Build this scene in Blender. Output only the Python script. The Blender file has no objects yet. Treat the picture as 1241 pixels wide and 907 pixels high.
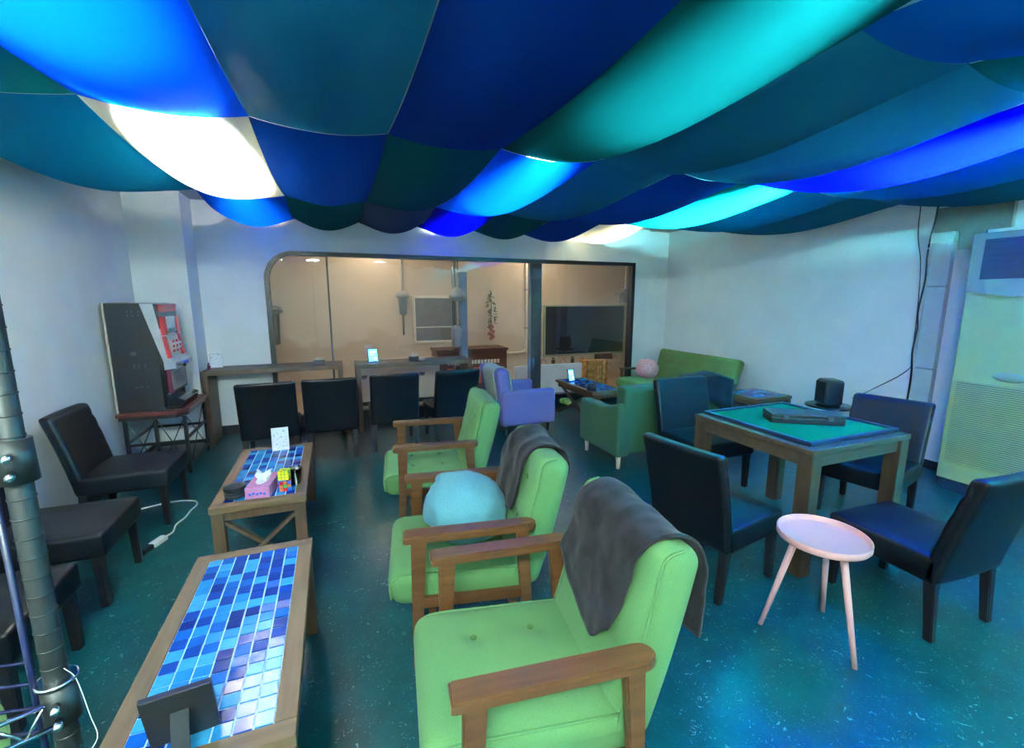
import bpy, bmesh, math, random
from mathutils import Vector, Matrix, noise, Euler
random.seed(7)
SC = bpy.context.scene
COL = SC.collection
PI = math.pi
def R(a): return math.radians(a)

# ------------------------------------------------------------------ materials
def new_mat(name):
    m = bpy.data.materials.new(name); m.use_nodes = True
    nt = m.node_tree; nt.nodes.clear()
    out = nt.nodes.new('ShaderNodeOutputMaterial')
    return m, nt, out
def nd(nt, t, **kw):
    n = nt.nodes.new(t)
    for k, v in kw.items():
        if k in n.inputs.keys() if hasattr(n.inputs, 'keys') else False: n.inputs[k].default_value = v
        else: setattr(n, k, v)
    return n
def c4(c): return (c[0], c[1], c[2], 1.0)
def pbsdf(nt, out, col=(.5,.5,.5), rough=.5, metal=0.0, spec=.5, coat=0.0, sheen=0.0):
    b = nt.nodes.new('ShaderNodeBsdfPrincipled')
    b.inputs['Base Color'].default_value = c4(col)
    b.inputs['Roughness'].default_value = rough
    b.inputs['Metallic'].default_value = metal
    b.inputs['Specular IOR Level'].default_value = spec
    b.inputs['Coat Weight'].default_value = coat
    b.inputs['Sheen Weight'].default_value = sheen
    nt.links.new(b.outputs[0], out.inputs[0])
    return b
def noise_col(nt, b, c1, c2, scale=5, detail=4, stretch=(1,1,1), lo=.35, hi=.65, coord='Object'):
    tc = nt.nodes.new('ShaderNodeTexCoord'); mp = nt.nodes.new('ShaderNodeMapping')
    mp.inputs['Scale'].default_value = stretch
    nt.links.new(tc.outputs[coord], mp.inputs[0])
    no = nt.nodes.new('ShaderNodeTexNoise'); no.inputs['Scale'].default_value = scale; no.inputs['Detail'].default_value = detail
    nt.links.new(mp.outputs[0], no.inputs['Vector'])
    cr = nt.nodes.new('ShaderNodeValToRGB')
    cr.color_ramp.elements[0].position = lo; cr.color_ramp.elements[0].color = c4(c1)
    cr.color_ramp.elements[1].position = hi; cr.color_ramp.elements[1].color = c4(c2)
    nt.links.new(no.outputs['Fac'], cr.inputs[0])
    nt.links.new(cr.outputs[0], b.inputs['Base Color'])
    return mp, no, cr
def bump(nt, b, src, strength=.2, dist=.01):
    bp = nt.nodes.new('ShaderNodeBump'); bp.inputs['Strength'].default_value = strength; bp.inputs['Distance'].default_value = dist
    nt.links.new(src, bp.inputs['Height']); nt.links.new(bp.outputs[0], b.inputs['Normal'])
def plain(name, col, rough=.5, metal=0.0, spec=.5, var=.12, scale=8, coat=0.0, bmp=0.0):
    m, nt, out = new_mat(name); b = pbsdf(nt, out, col, rough, metal, spec, coat)
    lo = tuple(max(0, c*(1-var)) for c in col); hi = tuple(min(1, c*(1+var)) for c in col)
    mp, no, cr = noise_col(nt, b, lo, hi, scale)
    if bmp: bump(nt, b, no.outputs['Fac'], bmp)
    return m
def fabric(name, col, var=.18, weave=380, rough=.9, bmp=.25, sheen=.06):
    m, nt, out = new_mat(name); b = pbsdf(nt, out, col, rough, 0, .15, 0, sheen)
    lo = tuple(c*(1-var) for c in col); hi = tuple(min(1, c*(1+var)) for c in col)
    mp, no, cr = noise_col(nt, b, lo, hi, weave, 2)
    bump(nt, b, no.outputs['Fac'], bmp, .002)
    return m
def wood(name, c1, c2, rough=.42, axis=1, scale=14, coat=0.0):
    m, nt, out = new_mat(name); b = pbsdf(nt, out, c1, rough, 0, .4, coat)
    st = [9, 9, 9]; st[axis] = .8
    mp, no, cr = noise_col(nt, b, c1, c2, scale*.35, 6, st, .3, .7)
    bump(nt, b, no.outputs['Fac'], .08, .003)
    return m
def emit(name, col, s):
    m, nt, out = new_mat(name); e = nt.nodes.new('ShaderNodeEmission')
    e.inputs[0].default_value = c4(col); e.inputs[1].default_value = s
    nt.links.new(e.outputs[0], out.inputs[0]); return m
def cloth_mat(name, col, trans=.5):
    m, nt, out = new_mat(name)
    d = nt.nodes.new('ShaderNodeBsdfDiffuse'); t = nt.nodes.new('ShaderNodeBsdfTranslucent')
    d.inputs[0].default_value = c4(col); t.inputs[0].default_value = c4(col)
    g = nt.nodes.new('ShaderNodeBsdfGlossy'); g.inputs['Roughness'].default_value = .35
    g.inputs['Color'].default_value = (.8,.85,.9,1)
    mx = nt.nodes.new('ShaderNodeMixShader'); mx.inputs[0].default_value = trans
    nt.links.new(d.outputs[0], mx.inputs[1]); nt.links.new(t.outputs[0], mx.inputs[2])
    m2 = nt.nodes.new('ShaderNodeMixShader'); m2.inputs[0].default_value = .012
    nt.links.new(mx.outputs[0], m2.inputs[1]); nt.links.new(g.outputs[0], m2.inputs[2])
    # fine crinkle of the thin satin
    tc = nt.nodes.new('ShaderNodeTexCoord'); no = nt.nodes.new('ShaderNodeTexNoise'); no.inputs['Scale'].default_value = 5; no.inputs['Detail'].default_value = 2
    mp = nt.nodes.new('ShaderNodeMapping'); mp.inputs['Scale'].default_value = (2.2, .5, 1)
    nt.links.new(tc.outputs['Object'], mp.inputs[0]); nt.links.new(mp.outputs[0], no.inputs['Vector'])
    bp = nt.nodes.new('ShaderNodeBump'); bp.inputs['Strength'].default_value = .15; bp.inputs['Distance'].default_value = .05
    nt.links.new(no.outputs['Fac'], bp.inputs['Height'])
    for s in (d, t, g): nt.links.new(bp.outputs[0], s.inputs['Normal'])
    nt.links.new(m2.outputs[0], out.inputs[0]); return m
def glass_pane(name, tint=(1,1,1), refl=1.0):
    m, nt, out = new_mat(name)
    tr = nt.nodes.new('ShaderNodeBsdfTransparent'); tr.inputs[0].default_value = c4(tint)
    gl = nt.nodes.new('ShaderNodeBsdfGlossy'); gl.inputs['Roughness'].default_value = .015; gl.inputs['Color'].default_value = (refl,refl,refl,1)
    fr = nt.nodes.new('ShaderNodeFresnel'); fr.inputs[0].default_value = 1.5
    mx = nt.nodes.new('ShaderNodeMixShader')
    nt.links.new(fr.outputs[0], mx.inputs[0]); nt.links.new(tr.outputs[0], mx.inputs[1]); nt.links.new(gl.outputs[0], mx.inputs[2])
    nt.links.new(mx.outputs[0], out.inputs[0]); return m

def floor_mat():
    m, nt, out = new_mat('teal marbled vinyl'); b = pbsdf(nt, out, (.01,.1,.12), .16, 0, .34)
    tc = nt.nodes.new('ShaderNodeTexCoord')
    L = nt.links.new
    n1 = nt.nodes.new('ShaderNodeTexNoise'); n1.inputs['Scale'].default_value = 6; n1.inputs['Detail'].default_value = 8; n1.inputs['Roughness'].default_value = .7
    L(tc.outputs['Object'], n1.inputs['Vector'])
    r1 = nt.nodes.new('ShaderNodeValToRGB'); e = r1.color_ramp.elements
    e[0].position = .3; e[0].color = (.001,.034,.040,1); e[1].position = .75; e[1].color = (.003,.070,.078,1)
    L(n1.outputs['Fac'], r1.inputs[0])
    # pale streaky chips pressed into the vinyl
    n2 = nt.nodes.new('ShaderNodeTexNoise'); n2.inputs['Scale'].default_value = 26; n2.inputs['Detail'].default_value = 3; n2.inputs['Distortion'].default_value = 2.2
    L(tc.outputs['Object'], n2.inputs['Vector'])
    r2 = nt.nodes.new('ShaderNodeValToRGB'); e = r2.color_ramp.elements
    e[0].position = .655; e[0].color = (0,0,0,1); e[1].position = .74; e[1].color = (1,1,1,1)
    L(n2.outputs['Fac'], r2.inputs[0])
    n3 = nt.nodes.new('ShaderNodeTexNoise'); n3.inputs['Scale'].default_value = 55; n3.inputs['Detail'].default_value = 2; n3.inputs['Distortion'].default_value = 3.0
    L(tc.outputs['Object'], n3.inputs['Vector'])
    r3 = nt.nodes.new('ShaderNodeValToRGB'); e = r3.color_ramp.elements
    e[0].position = .68; e[0].color = (0,0,0,1); e[1].position = .74; e[1].color = (1,1,1,1)
    L(n3.outputs['Fac'], r3.inputs[0])
    ad = nt.nodes.new('ShaderNodeMath'); ad.operation = 'MAXIMUM'; L(r2.outputs[0], ad.inputs[0]); L(r3.outputs[0], ad.inputs[1])
    sc_ = nt.nodes.new('ShaderNodeMath'); sc_.operation = 'MULTIPLY'; sc_.inputs[1].default_value = .6; L(ad.outputs[0], sc_.inputs[0])
    mx = nt.nodes.new('ShaderNodeMix'); mx.data_type = 'RGBA'
    L(sc_.outputs[0], mx.inputs['Factor']); L(r1.outputs[0], mx.inputs['A']); mx.inputs['B'].default_value = (.26,.46,.46,1)
    L(mx.outputs['Result'], b.inputs['Base Color'])
    # worn, duller patches
    n4 = nt.nodes.new('ShaderNodeTexNoise'); n4.inputs['Scale'].default_value = 2.2; n4.inputs['Detail'].default_value = 3
    L(tc.outputs['Object'], n4.inputs['Vector'])
    mr = nt.nodes.new('ShaderNodeMapRange'); mr.inputs['From Min'].default_value = .3; mr.inputs['From Max'].default_value = .7
    mr.inputs['To Min'].default_value = .275; mr.inputs['To Max'].default_value = .295
    L(n4.outputs['Fac'], mr.inputs['Value']); L(mr.outputs[0], b.inputs['Roughness'])
    bump(nt, b, n4.outputs['Fac'], .05, .02)
    return m
def tile_mat(name, size, seed):
    m, nt, out = new_mat(name); b = pbsdf(nt, out, (.05,.2,.7), .12, 0, .6); L = nt.links.new
    tc = nt.nodes.new('ShaderNodeTexCoord')
    sc_ = nt.nodes.new('ShaderNodeVectorMath'); sc_.operation = 'SCALE'; sc_.inputs['Scale'].default_value = 1.0/size
    L(tc.outputs['Object'], sc_.inputs[0])
    fl = nt.nodes.new('ShaderNodeVectorMath'); fl.operation = 'FLOOR'; L(sc_.outputs[0], fl.inputs[0])
    ml = nt.nodes.new('ShaderNodeVectorMath'); ml.operation = 'MULTIPLY'; ml.inputs[1].default_value = (1,1,0); L(fl.outputs[0], ml.inputs[0])
    ad = nt.nodes.new('ShaderNodeVectorMath'); ad.operation = 'ADD'; ad.inputs[1].default_value = (seed, seed*.7, 0); L(ml.outputs[0], ad.inputs[0])
    wn = nt.nodes.new('ShaderNodeTexWhiteNoise'); wn.noise_dimensions = '2D'; L(ad.outputs[0], wn.inputs['Vector'])
    cr = nt.nodes.new('ShaderNodeValToRGB'); cr.color_ramp.interpolation = 'CONSTANT'
    cols = [(0,(.006,.03,.22)),(.2,(.008,.12,.50)),(.42,(.02,.26,.62)),(.62,(.05,.38,.70)),(.82,(.008,.055,.34))]
    while len(cr.color_ramp.elements) < len(cols): cr.color_ramp.elements.new(.5)
    for el, (p, c) in zip(cr.color_ramp.elements, cols): el.position = p; el.color = c4(c)
    L(wn.outputs['Value'], cr.inputs[0])
    no = nt.nodes.new('ShaderNodeTexNoise'); no.inputs['Scale'].default_value = 45; no.inputs['Detail'].default_value = 3
    L(tc.outputs['Object'], no.inputs['Vector'])
    mx = nt.nodes.new('ShaderNodeMix'); mx.data_type = 'RGBA'; mx.blend_type = 'MULTIPLY'; mx.inputs['Factor'].default_value = .35
    L(cr.outputs[0], mx.inputs['A']); L(no.outputs['Fac'], mx.inputs['B'])
    L(mx.outputs['Result'], b.inputs['Base Color'])
    bump(nt, b, no.outputs['Fac'], .12, .004)
    return m
def paper_mat(name, base, ink, rows):
    # printed sheet: rows of short grey strokes
    m, nt, out = new_mat(name); b = pbsdf(nt, out, base, .5); L = nt.links.new
    tc = nt.nodes.new('ShaderNodeTexCoord'); mp = nt.nodes.new('ShaderNodeMapping'); mp.inputs['Scale'].default_value = (40, 1, rows)
    L(tc.outputs['Object'], mp.inputs[0])
    no = nt.nodes.new('ShaderNodeTexNoise'); no.inputs['Scale'].default_value = 1.6; no.inputs['Detail'].default_value = 2; L(mp.outputs[0], no.inputs['Vector'])
    cr = nt.nodes.new('ShaderNodeValToRGB'); cr.color_ramp.elements[0].position = .56; cr.color_ramp.elements[0].color = c4(base)
    cr.color_ramp.elements[1].position = .66; cr.color_ramp.elements[1].color = c4(ink)
    L(no.outputs['Fac'], cr.inputs[0]); L(cr.outputs[0], b.inputs['Base Color']); return m

M = {}
M['wall'] = plain('white painted plaster', (.82,.84,.82), .75, 0, .2, .03, 3)
M['ceil'] = plain('grey ceiling board', (.55,.56,.55), .85, 0, .2, .05, 6)
M['floor'] = floor_mat()
M['base'] = plain('black vinyl skirting', (.012,.014,.018), .4)
M['blackframe'] = plain('black window frame', (.008,.009,.012), .35)
M['glass'] = glass_pane('clear window glass', (.93,.93,.93))
M['clearplastic'] = glass_pane('clear plastic', (.86,.9,.88))
M['lime'] = fabric('apple green upholstery', (0.0855,0.2025,0.0738), .09, 420, .9, .12)
M['sage'] = fabric('moss green upholstery', (0.15,0.1875,0.0525), .15)
M['forest'] = fabric('bottle green upholstery', (0.03375,0.09375,0.045), .12)
M['lilac'] = fabric('lilac upholstery', (0.162,0.1512,0.3564), .12)
M['button'] = fabric('apple green button cloth', (0.06552,0.1485,0.04368), .15)
M['leather'] = plain('black leatherette', (0.0028, 0.004, 0.0065), .38, 0, .28, .25, 60, 0, .06)
M['blackwood'] = plain('black stained wood', (.007,.007,.009), .4)
M['walnut'] = wood('walnut stained wood', (.075,.028,.009), (.125,.052,.019), .34, 1)
M['oak'] = wood('worn brown oak', (0.093,0.0527,0.0248), (0.155,0.093,0.0465), .5, 1)
M['oakx'] = wood('worn brown oak crosswise', (0.093,0.0527,0.0248), (0.155,0.093,0.0465), .5, 0)
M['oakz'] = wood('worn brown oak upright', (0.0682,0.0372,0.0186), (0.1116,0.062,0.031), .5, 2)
M['dkwood'] = wood('dark brown counter wood', (0.075,0.045,0.03), (0.1275,0.07875,0.0525), .45, 0)
M['dkwoodz'] = wood('dark brown counter wood upright', (0.0675,0.0375,0.02625), (0.1125,0.0675,0.045), .5, 2)
M['redwood'] = wood('red brown board', (0.096,0.024,0.02), (0.152,0.04,0.032), .35, 1)
M['grout'] = plain('pale blue grout', (.45,.66,.80), .7)
M['blanket'] = fabric('dark grey plush', (0.0126,0.0126,0.0153), .4, 16, .95, .6, .07)
M['jacket'] = fabric('black coat cloth', (0.004, 0.004, 0.005), .3, 120)
M['throw'] = fabric('pale sage throw cloth', (.42,.52,.42), .12, 120)
M['skyblue'] = fabric('sky blue jersey', (0.0837,0.2511,0.3013), .08, 200, .85, .12)
M['pinkplush'] = fabric('pink plush', (.75,.36,.38), .15, 60)
M['limeplush'] = fabric('lime plush', (.35,.50,.12), .12, 80)
M['pink'] = plain('pale pink lacquer', (0.644,0.3312,0.3128), .4, 0, .4, .03)
M['pinkwood'] = plain('pale pink wood', (0.62, 0.33, 0.32), .5, 0, .4, .05)
M['mat'] = fabric('green felt', (.002,.125,.045), .08, 300, .95, .2)
M['matedge'] = plain('navy mat border', (0.004,0.014,0.04), .5)
M['casebl'] = plain('black case vinyl', (.008,.010,.014), .42)
M['mjwood'] = wood('dark oak table wood', (0.0442,0.0312,0.0182), (0.0728,0.052,0.0312), .5, 0)
M['mjwoodz'] = wood('dark oak table wood upright', (0.0364,0.0234,0.013), (0.0598,0.039,0.0208), .5, 2)
M['ivory'] = plain('ivory plastic', (0.34, 0.37, 0.15), .5, 0, .4, .03)
M['greyplastic'] = plain('pale grey plastic', (0.24, 0.3, 0.21), .45, 0, .4, .03)
M['darkvent'] = plain('dark vent plastic', (.012,.025,.04), .4)
M['duct'] = plain('pale grey duct cover', (.46,.50,.48), .55, 0, .3, .05, 4)
M['plate'] = plain('grey brown board', (.20,.19,.16), .7, 0, .2, .1, 12)
M['cable'] = plain('black cable rubber', (.010,.012,.015), .5)
M['whitecable'] = plain('white cable plastic', (.75,.76,.72), .4)
M['chrome'] = plain('chrome', (.62,.64,.66), .18, 1.0, .5, .04)
M['steel'] = plain('dull grey steel', (0.0088,0.01155,0.01155), .5, .25, .5, .12, 20)
M['bluewire'] = plain('blue coated wire', (0.00072,0.0024,0.0288), .4)
M['blackpl'] = plain('black plastic', (.012,.013,.016), .35)
M['blackgloss'] = plain('black gloss plastic', (.008,.009,.012), .12)
M['whitepl'] = plain('white plastic', (.72,.73,.70), .4, 0, .4, .03)
M['cream'] = plain('cream painted board', (.56,.50,.40), .5, 0, .3, .04)
M['redpl'] = plain('red plastic', (.62,.02,.025), .22, 0, .5, .1)
M['maroon'] = plain('maroon plastic', (.16,.03,.06), .25)
M['silver'] = plain('silver plastic', (.52,.53,.55), .28, .6)
M['tissuebox'] = plain('pink card', (0.49,0.196,0.385), .55, 0, .3, .08, 30)
M['tissue'] = plain('white tissue paper', (.80,.86,.88), .9, 0, .1, .03)
M['yellowpl'] = plain('yellow plastic', (.75,.62,.02), .3)
M['bluepl'] = plain('blue plastic', (.02,.12,.60), .3)
M['greenpl'] = plain('green plastic', (.05,.35,.06), .35)
M['orangepl'] = plain('orange plastic', (.6,.15,.04), .35)
M['screen'] = emit('lit blue screen', (.10,.45,.95), 1.0)
M['iconwhite'] = emit('white screen graphic', (.75,.9,1.0), 1.0)
M['iconblue'] = emit('blue screen graphic', (.04,.22,.7), 1.0)
M['paper'] = paper_mat('printed white sheet', (.72,.76,.76), (.30,.34,.36), 60)
M['beige'] = plain('beige wall board', (.50,.42,.33), .8, 0, .2, .04, 2)
M['beigefloor'] = wood('pale wood floor', (.34,.25,.16), (.42,.31,.21), .4, 0)
M['greypaint'] = plain('grey painted metal', (.26,.27,.27), .5, 0, .4, .05)
M['bluegrey'] = plain('blue grey painted column', (.20,.24,.30), .5)
M['darkmetal'] = plain('dark grey metal post', (.06,.07,.08), .45)
M['tvscreen'] = plain('dark television screen', (.02,.025,.03), .22, 0, .5, 0.0)
M['noticegrey'] = plain('grey mesh board', (.13,.12,.11), .6)
M['frost'] = plain('pale grey panel', (0.72, 0.72, 0.72), .7, 0, .2, .02)
M['brownorgan'] = wood('reddish organ wood', (.07,.03,.02), (.11,.05,.03), .4, 0)
M['leaf'] = plain('dried leaf green', (.10,.15,.09), .7)
M['flower'] = plain('dusty red petals', (.30,.10,.08), .7)
M['amber'] = plain('amber wood slats', (.45,.20,.06), .4, 0, .4, .4, 14)
M['redink'] = plain('red ink', (.60,.09,.05), .6)
M['darkink'] = plain('dark ink', (.05,.04,.03), .6)
M['tube'] = emit('fluorescent tube', (.93,.98,1.0), 30)
M['tubebright'] = emit('strong fluorescent tube', (.28,.92,1.0), 2400)
M['tubenear'] = emit('added strong cool tube', (.22,.90,1.0), 4400)
M['tubewhite'] = emit('white tube', (1.0,.98,.93), 260)
M['tubewarm'] = emit('warm soft tube', (1.0,.84,.62), 14)
M['tubeleft'] = emit('added cool white tube', (.78,1.0,.93), 130)
M['tubemid'] = emit('added pale cyan tube', (.86,1.0,.98), 18)
M['warmtube'] = emit('warm fluorescent tube', (1.0,.86,.66), 12)
for n_ in M['mat'].node_tree.nodes:
    if n_.type == 'BSDF_PRINCIPLED': n_.inputs['Specular IOR Level'].default_value = .02; n_.inputs['Sheen Weight'].default_value = 0
CL = {
 'lightblue': cloth_mat('light blue satin', (.0003,.050,.48), .5), 'midblue': cloth_mat('mid blue satin', (.001,.10,.42), .45),
 'navy': cloth_mat('navy satin', (.001,.030,.22), .45), 'slate': cloth_mat('slate teal satin', (.012,.16,.25), .45),
 'teal': cloth_mat('turquoise satin', (.0005,.048,.053), .45), 'added_aqua': cloth_mat('aqua satin', (.0005,.34,.48), .55), 'sea': cloth_mat('sea green satin', (.004,.20,.20), .45), 'green': cloth_mat('dark green satin', (.001,.085,.10), .45),
 'white': cloth_mat('white satin', (.55,.56,.47), .38), 'vivid': cloth_mat('royal blue satin', (.0001,.0003,.18), .5),
 'grey': cloth_mat('grey blue satin', (.05,.08,.14), .45), 'dkblue': cloth_mat('peacock blue satin', (.001,.15,.32), .45),
}

# ------------------------------------------------------------------ object helpers
def obj(name, bm, mat, parent=None, smooth=False, loc=None):
    me = bpy.data.meshes.new(name); bm.normal_update(); bm.to_mesh(me); bm.free()
    o = bpy.data.objects.new(name, me); COL.objects.link(o)
    for m in (mat if isinstance(mat, (list, tuple)) else [mat]): me.materials.append(m)
    if smooth:
        for p in me.polygons: p.use_smooth = True
    if parent: o.parent = parent
    if loc: o.location = loc
    return o
def pieces(name, bm, mat, parent, smooth=False):
    # one object per separate piece of the mesh
    bm.verts.index_update(); seen = set(); isl = []
    for v in bm.verts:
        if v in seen: continue
        st = [v]; seen.add(v); g = []
        while st:
            a = st.pop(); g.append(a)
            for e in a.link_edges:
                o = e.other_vert(a)
                if o not in seen: seen.add(o); st.append(o)
        isl.append(g)
    out = []
    for g in isl:
        b = bmesh.new(); mp = {v: b.verts.new(v.co) for v in g}
        for f in {f for v in g for f in v.link_faces}: b.faces.new([mp[v] for v in f.verts])
        out.append(obj(name, b, mat, parent, smooth))
    bm.free(); return out
def tag(o, label, cat, group=None, kind=None):
    o['label'] = label; o['category'] = cat
    if group: o['group'] = group
    if kind: o['kind'] = kind
    return o
def thing(name, label, cat, loc=(0,0,0), rz=0, group=None):
    o = bpy.data.objects.new(name, None); COL.objects.link(o); o.empty_display_size = .1
    o.location = loc; o.rotation_euler = (0,0,R(rz))
    return tag(o, label, cat, group)
def struct(name, bm, mat, smooth=False):
    o = obj(name, bm, mat, None, smooth); o['kind'] = 'structure'; return o
def dup(root, loc, rz, label, group=None, scale=None):
    r = root.copy(); COL.objects.link(r); r.location = loc; r.rotation_euler = (0,0,R(rz)); r['label'] = label
    if group: r['group'] = group
    if scale: r.scale = scale
    for ch in list(root.children):
        c = ch.copy(); COL.objects.link(c); c.parent = r
        for g in list(ch.children):
            d = g.copy(); COL.objects.link(d); d.parent = c
    return r
def nb(): return bmesh.new()
def box(bm, lo, hi, bev=0.0, mat=None, mi=0):
    lo = Vector(lo); hi = Vector(hi); c = (lo+hi)/2; s = hi-lo
    r = bmesh.ops.create_cube(bm, size=1.0, matrix=Matrix.Translation(c) @ Matrix.Diagonal((s.x,s.y,s.z,1)))
    vs = r['verts']
    if bev > 0:
        es = list({e for v in vs for e in v.link_edges})
        rr = bmesh.ops.bevel(bm, geom=es, offset=min(bev, min(s)*.45), segments=2, affect='EDGES', profile=.6)
        vs = list({v for f in rr['faces'] for v in f.verts} | {v for v in vs if v.is_valid})
    fs = {f for v in vs if v.is_valid for f in v.link_faces}
    for f in fs: f.material_index = mi
    if mat is not None: bmesh.ops.transform(bm, matrix=mat, verts=[v for v in vs if v.is_valid])
    return vs
def bar(bm, p0, p1, w, d, bev=0.003, w1=None, d1=None, up=(0,0,1)):
    # square bar from p0 to p1 (tapering to w1 x d1)
    p0 = Vector(p0); p1 = Vector(p1); z = (p1-p0).normalized()
    u = Vector(up)
    if abs(z.dot(u)) > .95: u = Vector((0,1,0))
    x = u.cross(z).normalized(); y = z.cross(x)
    w1 = w if w1 is None else w1; d1 = d if d1 is None else d1
    vs = []
    for p, a, b_ in ((p0,w,d),(p1,w1,d1)):
        for sx, sy in ((-1,-1),(1,-1),(1,1),(-1,1)): vs.append(bm.verts.new(p + x*sx*a/2 + y*sy*b_/2))
    fs = [bm.faces.new(vs[3::-1]), bm.faces.new(vs[4:])]
    for i in range(4): fs.append(bm.faces.new((vs[i], vs[(i+1)%4], vs[4+(i+1)%4], vs[4+i])))
    if bev:
        es = list({e for f in fs for e in f.edges})
        bmesh.ops.bevel(bm, geom=es, offset=bev, segments=2, affect='EDGES')
def cyl(bm, p0, p1, r0, r1=None, seg=20, cap=True):
    p0 = Vector(p0); p1 = Vector(p1); r1 = r0 if r1 is None else r1
    z = (p1-p0); q = z.to_track_quat('Z','Y').to_matrix().to_4x4()
    bmesh.ops.create_cone(bm, cap_ends=cap, segments=seg, radius1=max(r0,1e-4), radius2=max(r1,1e-4), depth=z.length, matrix=Matrix.Translation((p0+p1)/2) @ q)
def lathe(bm, prof, seg=32, c=(0,0,0), ax=None):
    rings = []
    for r, z in prof:
        rings.append([bm.verts.new((c[0]+r*math.cos(2*PI*i/seg), c[1]+r*math.sin(2*PI*i/seg), c[2]+z)) for i in range(seg)])
    for a, b_ in zip(rings, rings[1:]):
        for i in range(seg): bm.faces.new((a[i], a[(i+1)%seg], b_[(i+1)%seg], b_[i]))
    bm.faces.new(rings[0][::-1]); bm.faces.new(rings[-1])
def tube(bm, pts, r, seg=8, sub=6):
    P = [Vector(p) for p in pts]; path = []
    if len(P) > 2 and sub > 1:
        Q = [P[0]*2-P[1]] + P + [P[-1]*2-P[-2]]
        for i in range(1, len(Q)-2):
            for k in range(sub):
                t = k/sub; a,b_,c,d = Q[i-1:i+3]
                path.append(.5*((2*b_)+(c-a)*t+(2*a-5*b_+4*c-d)*t*t+(-a+3*b_-3*c+d)*t**3))
        path.append(P[-1])
    else: path = P
    rings = []; n = len(path)
    for i, p in enumerate(path):
        t = (path[min(i+1,n-1)]-path[max(i-1,0)]).normalized()
        u = Vector((0,0,1)) if abs(t.z) < .9 else Vector((1,0,0))
        x = u.cross(t).normalized(); y = t.cross(x)
        rings.append([bm.verts.new(p + x*r*math.cos(2*PI*k/seg) + y*r*math.sin(2*PI*k/seg)) for k in range(seg)])
    for a, b_ in zip(rings, rings[1:]):
        for k in range(seg): bm.faces.new((a[k], a[(k+1)%seg], b_[(k+1)%seg], b_[k]))
    bm.faces.new(rings[0][::-1]); bm.faces.new(rings[-1])
def rbox(bm, size, r, n=8, k=4, f=None):
    # rounded box centred at the origin, faces gridded so that f(v) can puff or bend it
    h = Vector(size)/2
    def coords(hh):
        rr = min(r, hh*.98)
        a = [-hh + rr*(1-math.cos(i/k*PI/2))*1.0 for i in range(k)]
        m = [-hh+rr + (2*hh-2*rr)*i/n for i in range(n+1)]
        return a + m + [-x for x in a[::-1]]
    C = [coords(h[i]) for i in range(3)]
    cache = {}
    def vert(p):
        key = tuple(round(x,5) for x in p)
        if key not in cache:
            v = Vector(p)
            inn = Vector([max(-(h[i]-min(r,h[i]*.98)), min(h[i]-min(r,h[i]*.98), v[i])) for i in range(3)])
            d = v-inn
            if d.length > 1e-6: v = inn + d.normalized()*min(r, min(h)*.98)
            if f: v = Vector(f(v))
            cache[key] = bm.verts.new(v)
        return cache[key]
    for ax in range(3):
        a, b_ = [i for i in range(3) if i != ax]
        for s in (-1, 1):
            for i in range(len(C[a])-1):
                for j in range(len(C[b_])-1):
                    q = []
                    for (ii, jj) in ((i,j),(i+1,j),(i+1,j+1),(i,j+1)):
                        p = [0,0,0]; p[ax] = s*h[ax]; p[a] = C[a][ii]; p[b_] = C[b_][jj]; q.append(vert(p))
                    if len(set(q)) < 4:
                        q = list(dict.fromkeys(q))
                        if len(q) < 3: continue
                    try: bm.faces.new(q if (s > 0) == (ax != 1) else q[::-1])
                    except ValueError: pass
    bmesh.ops.recalc_face_normals(bm, faces=bm.faces[:])
def prism(bm, pts2, plane, a, b_):
    # extrude polygon; plane 'xy','xz','yz'; from a to b along the other axis
    def P(u, v, w): return {'xy':(u,v,w),'xz':(u,w,v),'yz':(w,u,v)}[plane]
    A = [bm.verts.new(P(u,v,a)) for u,v in pts2]; B = [bm.verts.new(P(u,v,b_)) for u,v in pts2]
    n = len(A); bm.faces.new(A[::-1]); bm.faces.new(B)
    for i in range(n): bm.faces.new((A[i], A[(i+1)%n], B[(i+1)%n], B[i]))
    bmesh.ops.recalc_face_normals(bm, faces=bm.faces[:])
def B(*boxes, bev=0.003):
    bm = nb()
    for lo, hi in boxes: box(bm, lo, hi, bev)
    return bm
def nz(p, s, seed=0): return noise.noise(Vector(p)*s + Vector((seed*7.3, seed*3.1, seed)))

# ------------------------------------------------------------------ room
XL, XR, YB, YF, ZC = -1.68, 4.72, 5.5, -2.2, 2.42
YO = 7.75           # far wall of the neighbouring room
struct('floor', B(((XL-.1,YF-.1,-.1),(XR+.1,YB+.06,0)), bev=0), M['floor'])
struct('ceiling', B(((XL-.1,YF-.1,ZC),(XR+.1,YB+.12,ZC+.08)), bev=0), M['ceil'])
struct('wall_left', B(((XL-.1,YF-.1,0),(XL,YB+.1,ZC)), bev=0), M['wall'])
struct('wall_right', B(((XR,YF-.1,0),(XR+.1,YB+.2,ZC)), bev=0), M['wall'])
struct('wall_front', B(((XL,YF-.1,0),(XR,YF,ZC)), bev=0), M['wall'])
struct('pillar_left', B(((XL,5.13,0),(-1.25,YB,ZC)), bev=.004), M['wall'])
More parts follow.
